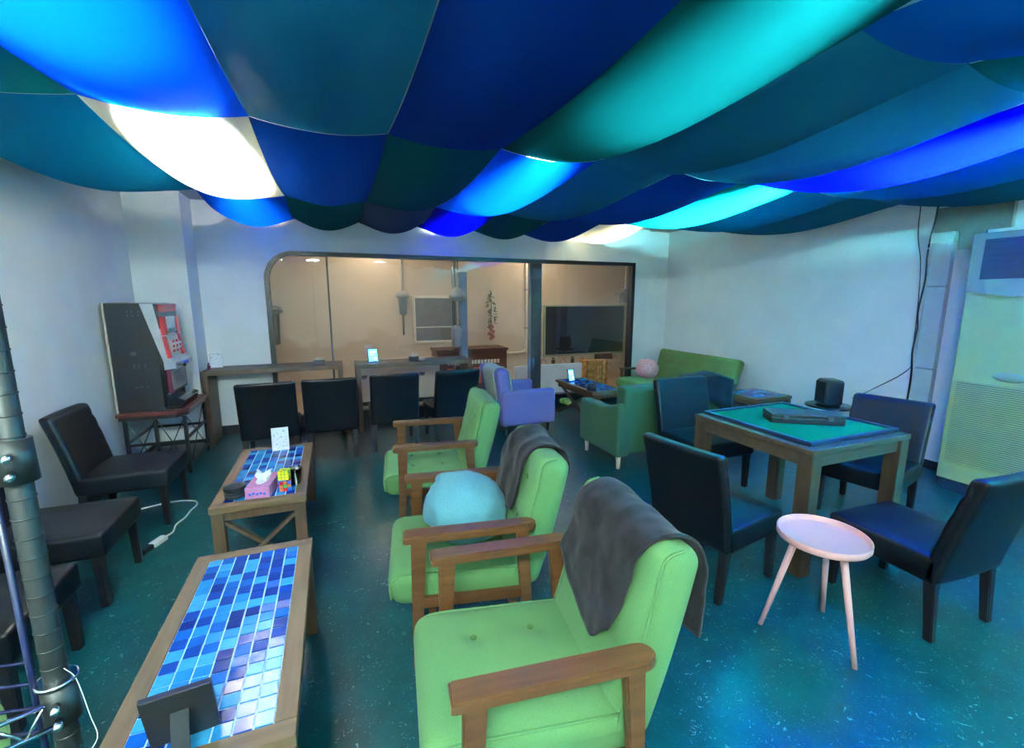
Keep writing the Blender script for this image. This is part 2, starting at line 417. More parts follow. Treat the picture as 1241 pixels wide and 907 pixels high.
# back wall with the wide opening, rounded at its top left
WX0, WX1, WZ0, WZ1, WR = -.66, 4.05, .10, 1.955, .30
def outline(x0, x1, z0, z1, r, n=14):
    p = [(x0,z0)]
    for i in range(n+1):
        a = PI - i/n*PI/2
        p.append((x0+r+r*math.cos(a), z1-r+r*math.sin(a)))
    p += [(x1,z1),(x1,z0)]
    return p
bm = nb()
prism(bm, [(-1.25,0),(-1.25,ZC),(WX0,ZC),(WX0,0)], 'xz', YB, YB+.12)
prism(bm, [(WX1,0),(WX1,ZC),(4.29,ZC),(4.29,0)], 'xz', YB, YB+.12)
arc = outline(WX0, WX1, WZ0, WZ1, WR)[1:-1]
prism(bm, [(WX0,ZC)] + arc + [(WX1,ZC)], 'xz', YB, YB+.12)
prism(bm, [(WX0,0),(WX0,WZ0),(WX1,WZ0),(WX1,0)], 'xz', YB, YB+.12)
struct('wall_back', bm, M['wall'])
struct('wall_corner', B(((4.29,YB+.10,0),(XR,YB+.2,ZC)), bev=0), M['wall'])
# window
bm = nb()
o_ = outline(WX0, WX1, WZ0, WZ1, WR); i_ = outline(WX0+.045, WX1-.05, WZ0+.04, WZ1-.045, WR-.045)
for y0, y1 in ((YB-.03, YB+.07),):
    A = [bm.verts.new((x,y0,z)) for x,z in o_]; Bv = [bm.verts.new((x,y0,z)) for x,z in i_]
    A2 = [bm.verts.new((x,y1,z)) for x,z in o_]; B2 = [bm.verts.new((x,y1,z)) for x,z in i_]
    n = len(A)
    for i in range(n):
        j = (i+1)%n
        bm.faces.new((A[i],A[j],Bv[j],Bv[i])); bm.faces.new((A2[i],B2[i],B2[j],A2[j]))
        bm.faces.new((A[i],A2[i],A2[j],A[j])); bm.faces.new((Bv[i],Bv[j],B2[j],B2[i]))
bmesh.ops.recalc_face_normals(bm, faces=bm.faces[:])
win = struct('window_1', bm, M['blackframe'])
bm = nb()
v = [bm.verts.new((x,YB+.03,z)) for x,z in outline(WX0+.03, WX1-.03, WZ0+.02, WZ1-.03, WR-.03)]; bm.faces.new(v)
obj('window_glass', bm, M['glass'], win)
obj('glazing_bar', B(((-.045,YB+.015,WZ0+.03),(-.025,YB+.045,WZ1-.03)), bev=.002), M['darkmetal'], win)
struct('baseboard_left', B(((XL,YF,0),(XL+.012,5.13,.075)), bev=.003), M['base'])
struct('baseboard_back', B(((-1.25,YB-.014,0),(4.29,YB,.10)), bev=.003), M['base'])
struct('baseboard_pillar', B(((XL+.012,5.118,0),(-1.238,5.13,.075),),((-1.25,5.13,0),(-1.238,YB-.014,.075)), bev=.002), M['base'])
struct('baseboard_right', B(((XR-.012,YF,0),(XR,YB+.10,.075)), bev=.003), M['base'])

# ------------------------------------------------------------------ neighbouring room, seen through the glass
struct('floor_beyond', B(((-2.2,YB+.12,-.1),(6.6,YO,0)), bev=0), M['beigefloor'])
struct('ceiling_beyond', B(((-2.2,YB+.12,ZC),(6.6,YO,ZC+.08)), bev=0), M['beige'])
struct('wall_beyond', B(((-2.2,YO,0),(6.6,YO+.1,ZC)), bev=0), M['beige'])
struct('wall_beyond_left', B(((-2.3,YB+.12,0),(-2.2,YO,ZC)), bev=0), M['beige'])
struct('wall_beyond_right', B(((6.6,YB+.2,0),(6.7,YO,ZC)), bev=0), M['beige'])

# ------------------------------------------------------------------ ceiling lamps above the cloth canopy, and added ones behind the camera
def lamp(x, y, label, w=.10, L=1.2, z=ZC, mt='tube', group='lamp battens above the cloths', skirt=True):
    t = thing('ceiling_lamp', label, 'ceiling lamp', (x,y,z), 0, group)
    obj('housing', B(((-w/2,-L/2-.03,-.045),(w/2,L/2+.03,0)), bev=.006), M['whitepl'], t)
    if skirt:  # unseen side baffles added to keep tube light off the neighbouring cloths
        for s in (-1, 1):
            bm = nb(); prism(bm, [(s*.048,-.02),(s*.052,-.02),(s*.106,-.128),(s*.102,-.128)], 'xz', -L/2-.03, L/2+.03); obj('added_baffle', bm, M['whitepl'], t)
    for s in (-1, 1):
        bm = nb(); cyl(bm, (s*.028,-L/2,-.075), (s*.028,L/2,-.075), .014, seg=12)
        obj('fluorescent_tube', bm, M[mt], t, True)
        bm = nb(); box(bm, (s*.028-.016,-L/2-.025,-.095), (s*.028+.016,-L/2,-.04), .003); box(bm, (s*.028-.016,L/2,-.095), (s*.028+.016,L/2+.025,-.04), .003)
        pieces('lamp_holder', bm, M['whitepl'], t)
    return t
CX = [-1.665,-.93,-.31,.31,.93,1.55,2.17,2.79,3.41,4.03,4.712]
lampX = [-.62, 1.24, 3.10]
LN = ['left','middle','right']
for i, x in enumerate(lampX):
    for j, y in enumerate((-.75, 1.15, 3.05, 4.75)):  # first of each row is added unseen behind the camera for brightness
        lb = lamp(x, y, 'twin tube ceiling lamp hidden from view, %s lamp row, %s' % (LN[i], ['added out of view behind the camera','over the near cloths','over the middle cloths','beside the back wall'][j]), skirt=(j > 0 or i == 2), mt=(['tubeleft','tubemid','tubenear'][i] if j == 0 else 'tubewarm' if (j == 3 and i != 1) else 'tubewhite' if (i == 0 and j == 2) else ['tube','tube','tubebright'][i]))
        if j == 0 and i < 2: lb.rotation_euler = (0,0,R(90))
# canopy
ZA = 2.28
def patch(c, y0, y1, col, label, e=.05, f=.035, g=.085, zoff=0, z2=None):
    x0, x1 = CX[c]-.001, CX[c+1]+.001; y0 -= .001; y1 += .001; zoff += .0012*((c*2+round(y0*3))%4)
    if (c, col) in ((1,'white'),(3,'navy')): x0 += .006; y0 += .004
    bm = nb(); nx, ny = 16, 30; V = []
    for j in range(ny+1):
        row = []
        for i in range(nx+1):
            u = i/nx*2-1; v = j/ny*2-1
            x = x0+(x1-x0)*i/nx; y = y0+(y1-y0)*j/ny
            cu = math.cos(u*PI/2)**.9 if abs(u) < 1 else 0; cv = math.cos(v*PI/2)**.9 if abs(v) < 1 else 0
            z = ZA + zoff - e*cv - f*cu - g*cu*cv
            # gathers running out of the pinned corners
            d = min(math.hypot(1-abs(u), (1-abs(v))*2.2), 1)
            z += .006*math.sin(10*math.atan2(1-abs(u)+1e-3, (1-abs(v))*2+1e-3))*math.exp(-d*4)*min(1,d*6)
            z += .004*nz((x,y*.5,c), 4)*cu
            row.append(bm.verts.new((x,y,z)))
        V.append(row)
    for j in range(ny):
        for i in range(nx): bm.faces.new((V[j][i],V[j+1][i],V[j+1][i+1],V[j][i+1]))
    o = obj('ceiling_cloth', bm, CL[col], None, True)
    tag(o, label, 'ceiling cloth', 'satin cloths hung under the ceiling'); return o
NAMES = {'lightblue':'bright sky blue','midblue':'mid blue','navy':'navy blue','slate':'slate teal','added_aqua':'added_aqua','sea':'sea green','teal':'turquoise','green':'dark green','white':'white','vivid':'vivid royal blue','grey':'grey blue','dkblue':'peacock blue'}
ROWS = [(.0,1.05),(1.05,2.53),(2.53,4.28),(4.28,5.44)]
near = [None,None,None,None,None,'midblue','green','added_aqua',None,None]
rA = ['sea','lightblue','slate','navy','teal','slate','slate','vivid','dkblue','slate']
rB = ['dkblue','white','navy','green','lightblue','slate','navy','teal','dkblue','slate']
rC = [None,'lightblue','green','grey','vivid','green','navy','white',None,None]
PLACE = ['by the left wall','second column from the left wall','third column from the left wall','fourth column from the left wall','fifth column from the left wall','fifth column from the right wall','fourth column from the right wall','third column from the right wall','second column from the right wall','by the right wall']
for rn, row, what in ((0,near,'overhead cloth nearest the camera'),(1,rA,'large foreground ceiling cloth'),(2,rB,'middle row ceiling cloth'),(3,rC,'ceiling cloth above the back window')):
    for c, col in enumerate(row):
        y0, y1 = ROWS[rn]
        if rn == 1 and c <= 4: y0 = .78
        if rn == 0 and c == 7: y0 = -1.4  # unseen cloth added and stretched back to throw azure onto the right wall
        if col: patch(c, y0, y1, col, '%s %s, %s' % (NAMES[col], what, PLACE[c]))

# ------------------------------------------------------------------ furniture makers
def make_armchair(label):
    t = thing('armchair', label, 'armchair', (0,0,0), 0, 'apple green armchairs in a row')
    def seat_f(v):
        x, y, z = v; k = max(0,1-(x/.26)**2)*max(0,1-(y/.28)**2)
        z2 = z
        if z > 0:
            z2 += .018*k
            for bx in (-.10,.10):
                for by in (-.09,.10): z2 -= .020*math.exp(-((x-bx)**2+(y-by)**2)/.0016)
            z2 -= .005*(math.exp(-((x-.10)/.012)**2)+math.exp(-((x+.10)/.012)**2))*(1 if abs(y) < .13 else .2)
            z2 -= .006*(math.exp(-((y-.10)/.012)**2)+math.exp(-((y+.09)/.012)**2))*(1 if abs(x) < .14 else .2)
        if y > 0 and z < 0: y -= .02*(-z/.08)
        return (x, y, z2)
    bm = nb(); rbox(bm, (.51,.57,.150), .05, 14, 4, seat_f)
    ms = Matrix.Translation((0,.055,.308)) @ Matrix.Rotation(R(3),4,'X')
    bmesh.ops.transform(bm, matrix=ms, verts=bm.verts[:])
    seat = obj('seat', bm, M['lime'], t, True)
    bm = nb()
    for s in (-1, 1):
        pts = [ms @ Vector((s*.241, y, z)) for y, z in ((-.25,.063),(.0,.0655),(.19,.0655),(.252,.053),(.277,.018),(.271,-.040))]
        tube(bm, pts, .0045, 6, 4)
    pieces('piping', bm, M['lime'], seat, True)
    bm = nb()
    for bx in (-.10,.10):
        for by in (-.09,.10):
            r = bmesh.ops.create_uvsphere(bm, u_segments=10, v_segments=6, radius=.011, matrix=Matrix.Translation((bx,.055+by,.384)) @ Matrix.Diagonal((1,1,.45,1)))
    pieces('button', bm, M['button'], seat, True)
    def back_f(v):
        x, y, z = v; k = max(0,1-(x/.25)**2)*max(0,1-(z/.29)**2)
        if y > 0:
            y += .022*k
            for bx in (-.10,.10):
                for bz in (-.04,.14): y -= .022*math.exp(-((x-bx)**2+(z-bz)**2)/.0015)
            y -= .005*(math.exp(-((z-.14)/.012)**2)+math.exp(-((z+.04)/.012)**2))
        y += .010*(z/.29)**2
        return (x, y, z)
    bm = nb(); rbox(bm, (.50,.135,.56), .045, 14, 4, back_f)
    mt = Matrix.Translation((0,-.285,.535)) @ Matrix.Rotation(R(15),4,'X')
    bmesh.ops.transform(bm, matrix=mt, verts=bm.verts[:])
    back = obj('backrest', bm, M['lime'], t, True)
    bm = nb()
    for s in (-1, 1):
        pts = [mt @ Vector((s*.25, y, z)) for y, z in ((.060,-.255),(.058,-.1),(.062,.1),(.069,.225),(.056,.262),(.02,.281))]
        tube(bm, pts, .0045, 6, 4)
    pieces('piping', bm, M['lime'], back, True)
    bm = nb()
    for bx in (-.10,.10):
        for bz in (-.04,.14):
            bmesh.ops.create_uvsphere(bm, u_segments=10, v_segments=6, radius=.011, matrix=mt @ Matrix.Translation((bx,.066,bz)) @ Matrix.Diagonal((1,.45,1,1)))
    pieces('button', bm, M['button'], back, True)
    for s in (-1, 1):
        # arm plank: square front with softened corners, rounded rear end
        w = .036
        pl = [(-w,.262),(-w*.9,.272),(w*.9,.272),(w,.262),(w,-.20)]
        for i in range(1,8):
            a = i/8*PI; pl.append((w*math.cos(a), -.20-w*1.2*math.sin(a)))
        pl.append((-w,-.20))
        bm = nb(); prism(bm, [(s*.285+x, y) for x, y in pl], 'xy', .548, .580)
        es = [e for e in bm.edges if abs(e.verts[0].co.z-e.verts[1].co.z) < 1e-5]
        bmesh.ops.bevel(bm, geom=es, offset=.006, segments=2, affect='EDGES')
        bmesh.ops.transform(bm, matrix=Matrix.Translation((0,0,.02)) @ Matrix.Rotation(R(2.0),4,'X'), verts=bm.verts[:]) if False else None
        obj('armrest', bm, M['walnut'], t)
        bm = nb(); bar(bm, (s*.285,.215,.552), (s*.285,.235,0), .036, .058, .005, .028, .032)
        obj('leg', bm, M['walnut'], t)
        bm = nb(); bar(bm, (s*.285,-.185,.552), (s*.285,-.225,0), .036, .055, .005, .028, .034)
        obj('leg', bm, M['walnut'], t)
        bm = nb(); bar(bm, (s*.283,.220,.285), (s*.283,-.200,.272), .026, .042, .004)
        obj('side_rail', bm, M['walnut'], t)
    bm = nb(); bar(bm, (-.27,.17,.205), (.27,.17,.205), .028, .04, .004); bar(bm, (-.27,-.16,.20), (.27,-.16,.20), .028, .04, .004)
    pieces('cross_rail', bm, M['walnut'], t)
    return t

def make_chair(label, group):
    t = thing('dining_chair', label, 'chair', (0,0,0), 0, group)
    def sf(v):
        x,y,z = v
        if z > 0: z += .012*max(0,1-(x/.22)**2)*max(0,1-(y/.23)**2)
        return (x,y,z)
    bm = nb(); rbox(bm, (.45,.47,.12), .018, 6, 3, sf); bmesh.ops.translate(bm, verts=bm.verts[:], vec=(0,.03,.32))
    obj('seat', bm, M['leather'], t, True)
    def bf(v):
        x,y,z = v; k = (z+.25)/.5
        y += -.085*k - .03*k*k + .012*(x/.22)**2
        if v[1] > 0:
            for g in (-.02,.08,.17): y -= .007*math.exp(-((z-g)/.007)**2)
        return (x,y,z)
    bm = nb(); rbox(bm, (.45,.065,.50), .020, 16, 3, bf); bmesh.ops.translate(bm, verts=bm.verts[:], vec=(0,-.185,.515))
    obj('backrest', bm, M['leather'], t, True)
    for sx in (-1,1):
        bm = nb(); bar(bm, (sx*.195,.225,.27), (sx*.195,.228,0), .042,.042,.004,.032,.032); obj('leg', bm, M['blackwood'], t)
        bm = nb(); bar(bm, (sx*.195,-.175,.27), (sx*.195,-.20,0), .042,.042,.004,.032,.032); obj('leg', bm, M['blackwood'], t)
    return t

def tile_panel(bm, x0, x1, y0, y1, z, s, seed):
    rnd = random.Random(seed)
    nx = round((x1-x0)/s); ny = round((y1-y0)/s)
    for i in range(nx):
        for j in range(ny):
            g = .0028
            a = x0+i*s+g; b_ = x0+(i+1)*s-g; c = y0+j*s+g; d = y0+(j+1)*s-g
            tx, ty = rnd.uniform(-.0006,.0006), rnd.uniform(-.0006,.0006)
            h = .004
            q = [bm.verts.new(p) for p in ((a,c,z+h-tx-ty),(b_,c,z+h+tx-ty),(b_,d,z+h+tx+ty),(a,d,z+h-tx+ty))]
            w = [bm.verts.new((p.co.x,p.co.y,z-.004)) for p in q]
            bm.faces.new(q)
            for k in range(4): bm.faces.new((w[k],w[(k+1)%4],q[(k+1)%4],q[k]))
def mosaic_table(label, loc, rz, nx, ny, s=.046, bw=.052, h=.425, seed=1, style='x', group='blue mosaic topped wooden tables', lw=.055):
    t = thing('mosaic_table', label, 'table', loc, rz, group)
    X, Y = nx*s/2, ny*s/2; OX, OY = X+bw, Y+bw
    bm = nb()
    for s_ in (-1,1): box(bm, (min(s_*X,s_*OX),-Y,h-.035), (max(s_*X,s_*OX),Y,h), .003)
    pieces('top_border', bm, M['oak'], t)
    bm = nb()
    for s_ in (-1,1): box(bm, (-OX,min(s_*Y,s_*OY),h-.035), (OX,max(s_*Y,s_*OY),h), .003)
    pieces('top_border', bm, M['oakx'], t)
    tp = obj('tile_bed', B(((-X,-Y,h-.03),(X,Y,h-.004)), bev=0), M['grout'], t)
    bm = nb(); tile_panel(bm, -X, X, -Y, Y, h-.004, s, seed)
    # shift so that tile edges fall on multiples of s in object space
    o = obj('tiles', bm, tile_mat('blue glazed tiles %d' % seed, s, seed*13.37), tp)
    ox, oy = (0 if nx % 2 == 0 else s/2), (0 if ny % 2 == 0 else s/2)
    for v in o.data.vertices: v.co.x -= ox; v.co.y -= oy
    o.location = (ox, oy, 0)
    bm = nb()
    for s_ in (-1,1):
        box(bm, (s_*(OX-.035)-.011,-OY+.03,h-.085), (s_*(OX-.035)+.011,OY-.03,h-.035), .002)
        box(bm, (-OX+.03,s_*(OY-.035)-.011,h-.085), (OX-.03,s_*(OY-.035)+.011,h-.035), .002)
    obj('apron', bm, M['oakz'], t)
    if style == 'x':
        for sx in (-1,1):
            for sy in (-1,1):
                bm = nb(); bar(bm, (sx*(OX-lw/2-.006),sy*(OY-lw/2-.006),h-.035), (sx*(OX-lw/2-.006),sy*(OY-lw/2-.006),0), lw,lw,.003); obj('leg', bm, M['oakz'], t)
        for sy in (-1,1):
            for d in (-1,1):
                bm = nb(); bar(bm, (d*(OX-.05),sy*(OY-.035)+d*.008,.03), (-d*(OX-.05),sy*(OY-.035)+d*.008,h-.09), .036,.016,.002); obj('cross_brace', bm, M['oakz'], t)
    else:
        for sx in (-1,1):
            for d in (-1,1):
                bm = nb(); bar(bm, (sx*(OX-.03)+d*.009,d*(OY-.02),.0), (sx*(OX-.03)+d*.009,-d*(OY-.10),h-.035), .04,.016,.002); obj('leg', bm, M['oakz'], t)
        obj('shelf', B(((-OX+.05,-OY+.15,.135),(OX-.05,OY-.15,.15))), M['oak'], t)
    return t

# ------------------------------------------------------------------ left side: tables, chairs, machine
t1 = mosaic_table('near mosaic coffee table with brown wood border holding a black tablet stand', (-.355,1.525,0), 0, 7, 19, .0455, .052, .425, 3)
t2 = mosaic_table('mosaic coffee table with crossed end braces holding a pink tissue box', (-.415,2.965,0), 0, 7, 18, .0475, .055, .425, 5)
LG = 'black leatherette chairs with square legs'
ch = make_chair('black leather chair by the left wall beside the slot machine stand', LG)
ch.location = (-1.31,3.56,0); ch.rotation_euler = (0,0,R(-90))
dup(ch, (-1.32,2.71,0), -90, 'black leather chair by the left wall, middle one beside the near mosaic table')
dup(ch, (-1.31,2.03,0), -90, 'black leather chair partly hidden behind the metal rack post')
for x, y, rz, l in ((-.57,4.42,2,'black chair at the long counter, closest to the slot machine'), (-.07,4.46,0,'black chair at the long counter, second from the slot machine'),
                    (.50,4.52,-1,'black chair at the right counter in front of the lit tablet'), (1.08,4.52,4,'black chair at the right counter beside the lilac armchair')):
    dup(ch, (x,y,0), rz, l)
dup(ch, (1.80,1.68,0), -80, 'black chair at the game table with its back toward the green armchairs')
dup(ch, (2.68,2.66,0), 180, 'black chair at the far side of the game table before the dark green sofa', scale=(1.18,1,1.04))
dup(ch, (3.33,1.82,0), 103, 'black chair between the game table and the air conditioner')
dup(ch, (2.50,1.13,0), -3, 'black chair at the right edge beside the pink round table')

def counter(label, x0, x1, y0, y1, h=.755):
    t = thing('counter_desk', label, 'counter', ((x0+x1)/2,(y0+y1)/2,0), 0, 'brown counters under the window')
    X = (x1-x0)/2; Y = (y1-y0)/2
    obj('top', B(((-X,-Y,h-.045),(X,Y,h)), bev=.004), M['dkwood'], t)
    for s in (-1,1): obj('side_panel', B(((s*(X-.025)-.025,-Y+.004,0),(s*(X-.025)+.025,Y-.004,h-.045)), bev=.003), M['dkwoodz'], t)
    return t
counter('long brown wooden counter at the left of the window', -1.225, .06, 5.08, 5.45)
counter('brown wooden counter carrying the lit tablet, beside the lilac armchair', .19, 1.48, 5.04, 5.42, .75)
# cream cabinet behind the glass
t = thing('cream_cabinet', 'low cream cabinet with two dark handles behind the glass under the right counter', 'cabinet', (.83,6.30,0), 0)
obj('body', B(((-.54,0,.06),(.54,.35,.60)), bev=.004), M['cream'], t)
obj('plinth', B(((-.53,.02,0),(.53,.34,.06)), bev=.002), M['base'], t)
for s in (-1,1):
    d = obj('door', B(((min(s*.004,s*.535),-.016,.07),(max(s*.004,s*.535),-.0,.59)), bev=.004), M['cream'], t)
    hx = -.50 if s < 0 else .28
    bm = nb(); box(bm, (hx-.045,-.024,.40), (hx+.045,-.016,.43), .003); tube(bm, [(hx-.035,-.024,.41),(hx-.02,-.045,.395),(hx+.02,-.045,.395),(hx+.035,-.024,.41)], .008, 8, 4)
    obj('handle', bm, M['darkmetal'], d)

# slot machine on a stand
t = thing('machine_stand', 'black metal stand with a red brown top under the slot machine', 'stand', (-1.63,4.30,0), 0)
bm = nb(); prism(bm, [(0,0),(.40,0),(.46,.10),(.46,.66),(.40,.72),(0,.72)], 'xy', .525, .55); obj('top', bm, M['redwood'], t)
bm = nb(); prism(bm, [(.01,.01),(.39,.01),(.45,.105),(.45,.655),(.39,.71),(.01,.71)], 'xy', .495, .525); obj('frame', bm, M['blackpl'], t)
for x in (.03,.43):
    for y in (.06,.68 if x < .1 else .66):
        bm = nb(); bar(bm, (x,y,.50), (x,y,0), .026,.026,.002); l = obj('leg', bm, M['blackpl'], t)
bm = nb()
for y in (.06,.66): bar(bm, (.03,y,.28), (.43,y,.28), .02,.02,.001)
for x in (.03,.43): bar(bm, (x,.06,.30), (x,.66,.30), .02,.02,.001)
pieces('rail', bm, M['blackpl'], t)
bm = nb()
for x0 in (.03,.23):
    tube(bm, [(x0,.062,.05),(x0+.2,.062,.49)], .004, 6, 1); tube(bm, [(x0,.066,.49),(x0+.2,.066,.05)], .004, 6, 1)
bar(bm, (.23,.06,.05), (.23,.06,.49), .018,.018,.001)
tube(bm, [(.43,.08,.05),(.43,.64,.49)], .004, 6, 1); tube(bm, [(.434,.08,.49),(.434,.64,.05)], .004, 6, 1)
pieces('cross_wire', bm, M['blackpl'], t)
obj('shelf', B(((.02,.05,.06),(.44,.67,.085)), bev=.002), M['blackpl'], t)

t = thing('slot_machine', 'tall black slot machine with red and silver front by the left wall', 'slot machine', (-1.635,4.38,.55), 0)
obj('cabinet', B(((0,0,0),(.30,.47,.865)), bev=.006), M['blackpl'], t)
obj('back_board', B(((-.012,-.004,.0),(.0,.474,.87)), bev=.002), M['cream'], t)
bm = nb(); prism(bm, [(.225,.862),(.298,.862),(.352,.44),(.352,.33)], 'xz', -.006, .0); obj('side_stripe', bm, M['silver'], t)
bm = nb(); prism(bm, [(.298,.862),(.31,.862),(.362,.44),(.352,.40)], 'xz', -.005, .47); obj('door_edge', bm, M['silver'], t)
fr = obj('front_door', B(((.30,0,.02),(.335,.47,.86)), bev=.006), M['blackgloss'], t)
bm = nb(); prism(bm, [(.33,.765),(.345,.855),(.30,.862),(.30,.765)], 'xz', .015, .455); obj('top_panel', bm, M['redpl'], t)
bm = nb()
for y in (.02,.36): prism(bm, [(.335,.60),(.36,.61),(.352,.755),(.335,.76)], 'xz', y, y+.09)
pieces('lamp_cover', bm, M['redpl'], t)
bm = nb(); box(bm, (.335,.12,.62), (.352,.35,.755), .006); obj('upper_display', bm, M['silver'], t)
bm = nb()
for k in range(9): bmesh.ops.create_uvsphere(bm, u_segments=8, v_segments=6, radius=.011, matrix=Matrix.Translation((.356,.14+.024*k,.63+.02*(k%2))))
pieces('lamp_bead', bm, M['chrome'], t, True)
rw = obj('reel_window', B(((.335,.09,.43),(.35,.38,.59)), bev=.004), M['silver'], t)
bm = nb()
for k in range(3):
    cyl(bm, (.315,.11+.088*k,.51), (.315,.185+.088*k,.51), .062, seg=24)
pieces('reel', bm, M['whitepl'], rw, True)
bm = nb()
for k in range(3):
    for z in (.47,.51,.55): box(bm, (.374,.125+.088*k,z-.010), (.379,.17+.088*k,z+.010), .002)
pieces('reel_symbol', bm, M['redpl'], rw)
bm = nb()
for y in (.01,.385): prism(bm, [(.335,.42),(.375,.42),(.352,.60),(.335,.60)], 'xz', y, y+.075)
pieces('side_lamp', bm, M['redpl'], t)
bm = nb(); prism(bm, [(.335,.33),(.415,.34),(.415,.385),(.36,.425),(.335,.425)], 'xz', .0, .47); dk = obj('control_deck', bm, M['silver'], t)
for k in range(3):
    bm = nb(); cyl(bm, (.412,.15+.07*k,.362), (.428,.15+.07*k,.362), .017, seg=14); obj('stop_button', bm, M['bluepl'], dk, True)
bm = nb(); cyl(bm, (.412,.07,.362), (.45,.07,.362), .008, seg=10); bmesh.ops.create_uvsphere(bm, u_segments=10, v_segments=8, radius=.016, matrix=Matrix.Translation((.455,.07,.362))); obj('start_lever', bm, M['blackgloss'], dk, True)
obj('lower_panel', B(((.335,.03,.13),(.365,.44,.33)), bev=.006), M['maroon'], t)
bm = nb(); box(bm, (.365,.06,.15), (.368,.41,.31), .001); obj('panel_glass', bm, M['silver'], t)
bm = nb(); prism(bm, [(.30,.0),(.42,.0),(.44,.07),(.40,.09),(.34,.06),(.335,.13),(.30,.13)], 'xz', .02, .45); obj('coin_tray', bm, M['blackgloss'], t)
bm = nb()
for z in (.80,.77,.38,.36,.20):
    for x in (.14,.17,.21): cyl(bm, (x,-.004,z), (x,.004,z), .006, seg=10)
cyl(bm, (.145,-.004,.47),(.145,.004,.47), .018, seg=14)
pieces('bolt', bm, M['darkmetal'], t)

# ------------------------------------------------------------------ green armchairs and what lies on them
a1 = make_armchair('nearest green armchair, dark grey blanket over its back')
A1 = ((.495,1.115,0), 83); A2 = ((.505,1.845,0), 81); A3 = ((.585,2.90,0), 83)
a1.location = A1[0]; a1.rotation_euler = (0,0,R(A1[1]))
dup(a1, *A2, 'middle green armchair with a sky blue cushion on its seat')
dup(a1, *A3, 'farthest green armchair of the row, its seat and back bare')
def blanket(label, chair, u0, u1, front, rear, seed, skew):
    # cloth hung over the chair back: path in local (y,z): up the front, over the top, down the rear
    mt = Matrix.Translation((0,-.285,.535)) @ Matrix.Rotation(R(15),4,'X')
    Lf, Lr = front, rear
    def path(s):
        # s in metres from the crest, positive = front side ; returns (y,z) in backrest frame and outward normal
        top = .288; hw = .098; r = hw
        arc = r*PI/2
        if s > arc: return (hw, top-r - (s-arc) , 1, 0)
        if s < -arc: return (-hw+.0, top-r + (s+arc), -1, 0)
        a = s/r; return (r*math.sin(a), top-r+r*math.cos(a), math.sin(a), math.cos(a))
    bm = nb(); nu, nv = 44, 70; V = []
    for i in range(nu+1):
        u = i/nu; row = []
        lf = Lf(u); lr = Lr(u)
        for j in range(nv+1):
            s = lf - (lf+lr)*j/nv
            y, z, ny, nzv = path(s)
            x = u0+(u1-u0)*u + skew*s
            w = .013 + .014*nz((x,s*.8,0), 7, seed) + .005*nz((x,s,1), 18, seed) + .022*math.sin(24*x+11*s+seed+3*nz((x,s,9),5,seed))*nz((x,s*.6,3), 4, seed)
            w = max(.002, w)
            p = mt @ Vector((x, y+ny*w, z+nzv*w))
            row.append(bm.verts.new(p))
        V.append(row)
    for i in range(nu):
        for j in range(nv): bm.faces.new((V[i][j],V[i+1][j],V[i+1][j+1],V[i][j+1]))
    o = obj('blanket', bm, M['blanket'], None, True)
    sm = o.modifiers.new('thickness','SOLIDIFY'); sm.thickness = .010; sm.offset = 1
    o.location = chair[0]; o.rotation_euler = (0,0,R(chair[1]))
    return tag(o, label, 'blanket', 'dark grey blankets')
def pw(*pts):
    def f(u):
        for (a,x),(b_,y) in zip(pts, pts[1:]):
            if u <= b_:
                t = (u-a)/(b_-a); t = t*t*(3-2*t); return x+(y-x)*t
        return pts[-1][1]
    return f
blanket('dark grey plush blanket with a pointed corner over the nearest armchair back', A1, -.21, .19, pw((0,.36),(.16,.43),(.3,.43),(.65,.385),(1,.33)), pw((0,.30),(1,.38)), 1, .13)
blanket('dark grey plush blanket over the middle armchair behind the sky blue cushion', A2, -.115, .225, pw((0,.36),(.5,.42),(1,.38)), pw((0,.50),(1,.46)), 4, 0)
# round sky blue cushion with pulled folds
def cushion(name, label, loc, rot, size, mat, seed, fold=.05, cat='cushion'):
    bm = nb(); bmesh.ops.create_uvsphere(bm, u_segments=64, v_segments=40, radius=1)
    for v in bm.verts:
        d = v.co.normalized()
        f = 1 + fold*(.5*nz(d, 1.6, seed) + .55*math.sin(11*d.x+7*d.z+6*nz(d,2,seed+2))*abs(nz(d,1.3,seed+5))*max(0,.35-d.x) + .12*nz(d, 6, seed+1))
        c = Vector((math.copysign(abs(d.x)**.88,d.x), math.copysign(abs(d.y)**.95,d.y), math.copysign(abs(d.z)**.88,d.z)))
        v.co = Vector((c.x*size[0]*f, c.y*size[1]*f, c.z*size[2]*f))
    o = obj(name, bm, mat, None, True); o.location = loc; o.rotation_euler = tuple(R(a) for a in rot)
    return tag(o, label, cat)
cushion('cushion', 'round sky blue cushion leaning on the middle armchair seat', (.50,1.845,.525), (0,10,10), (.175,.185,.150), M['skyblue'], 3, .18)

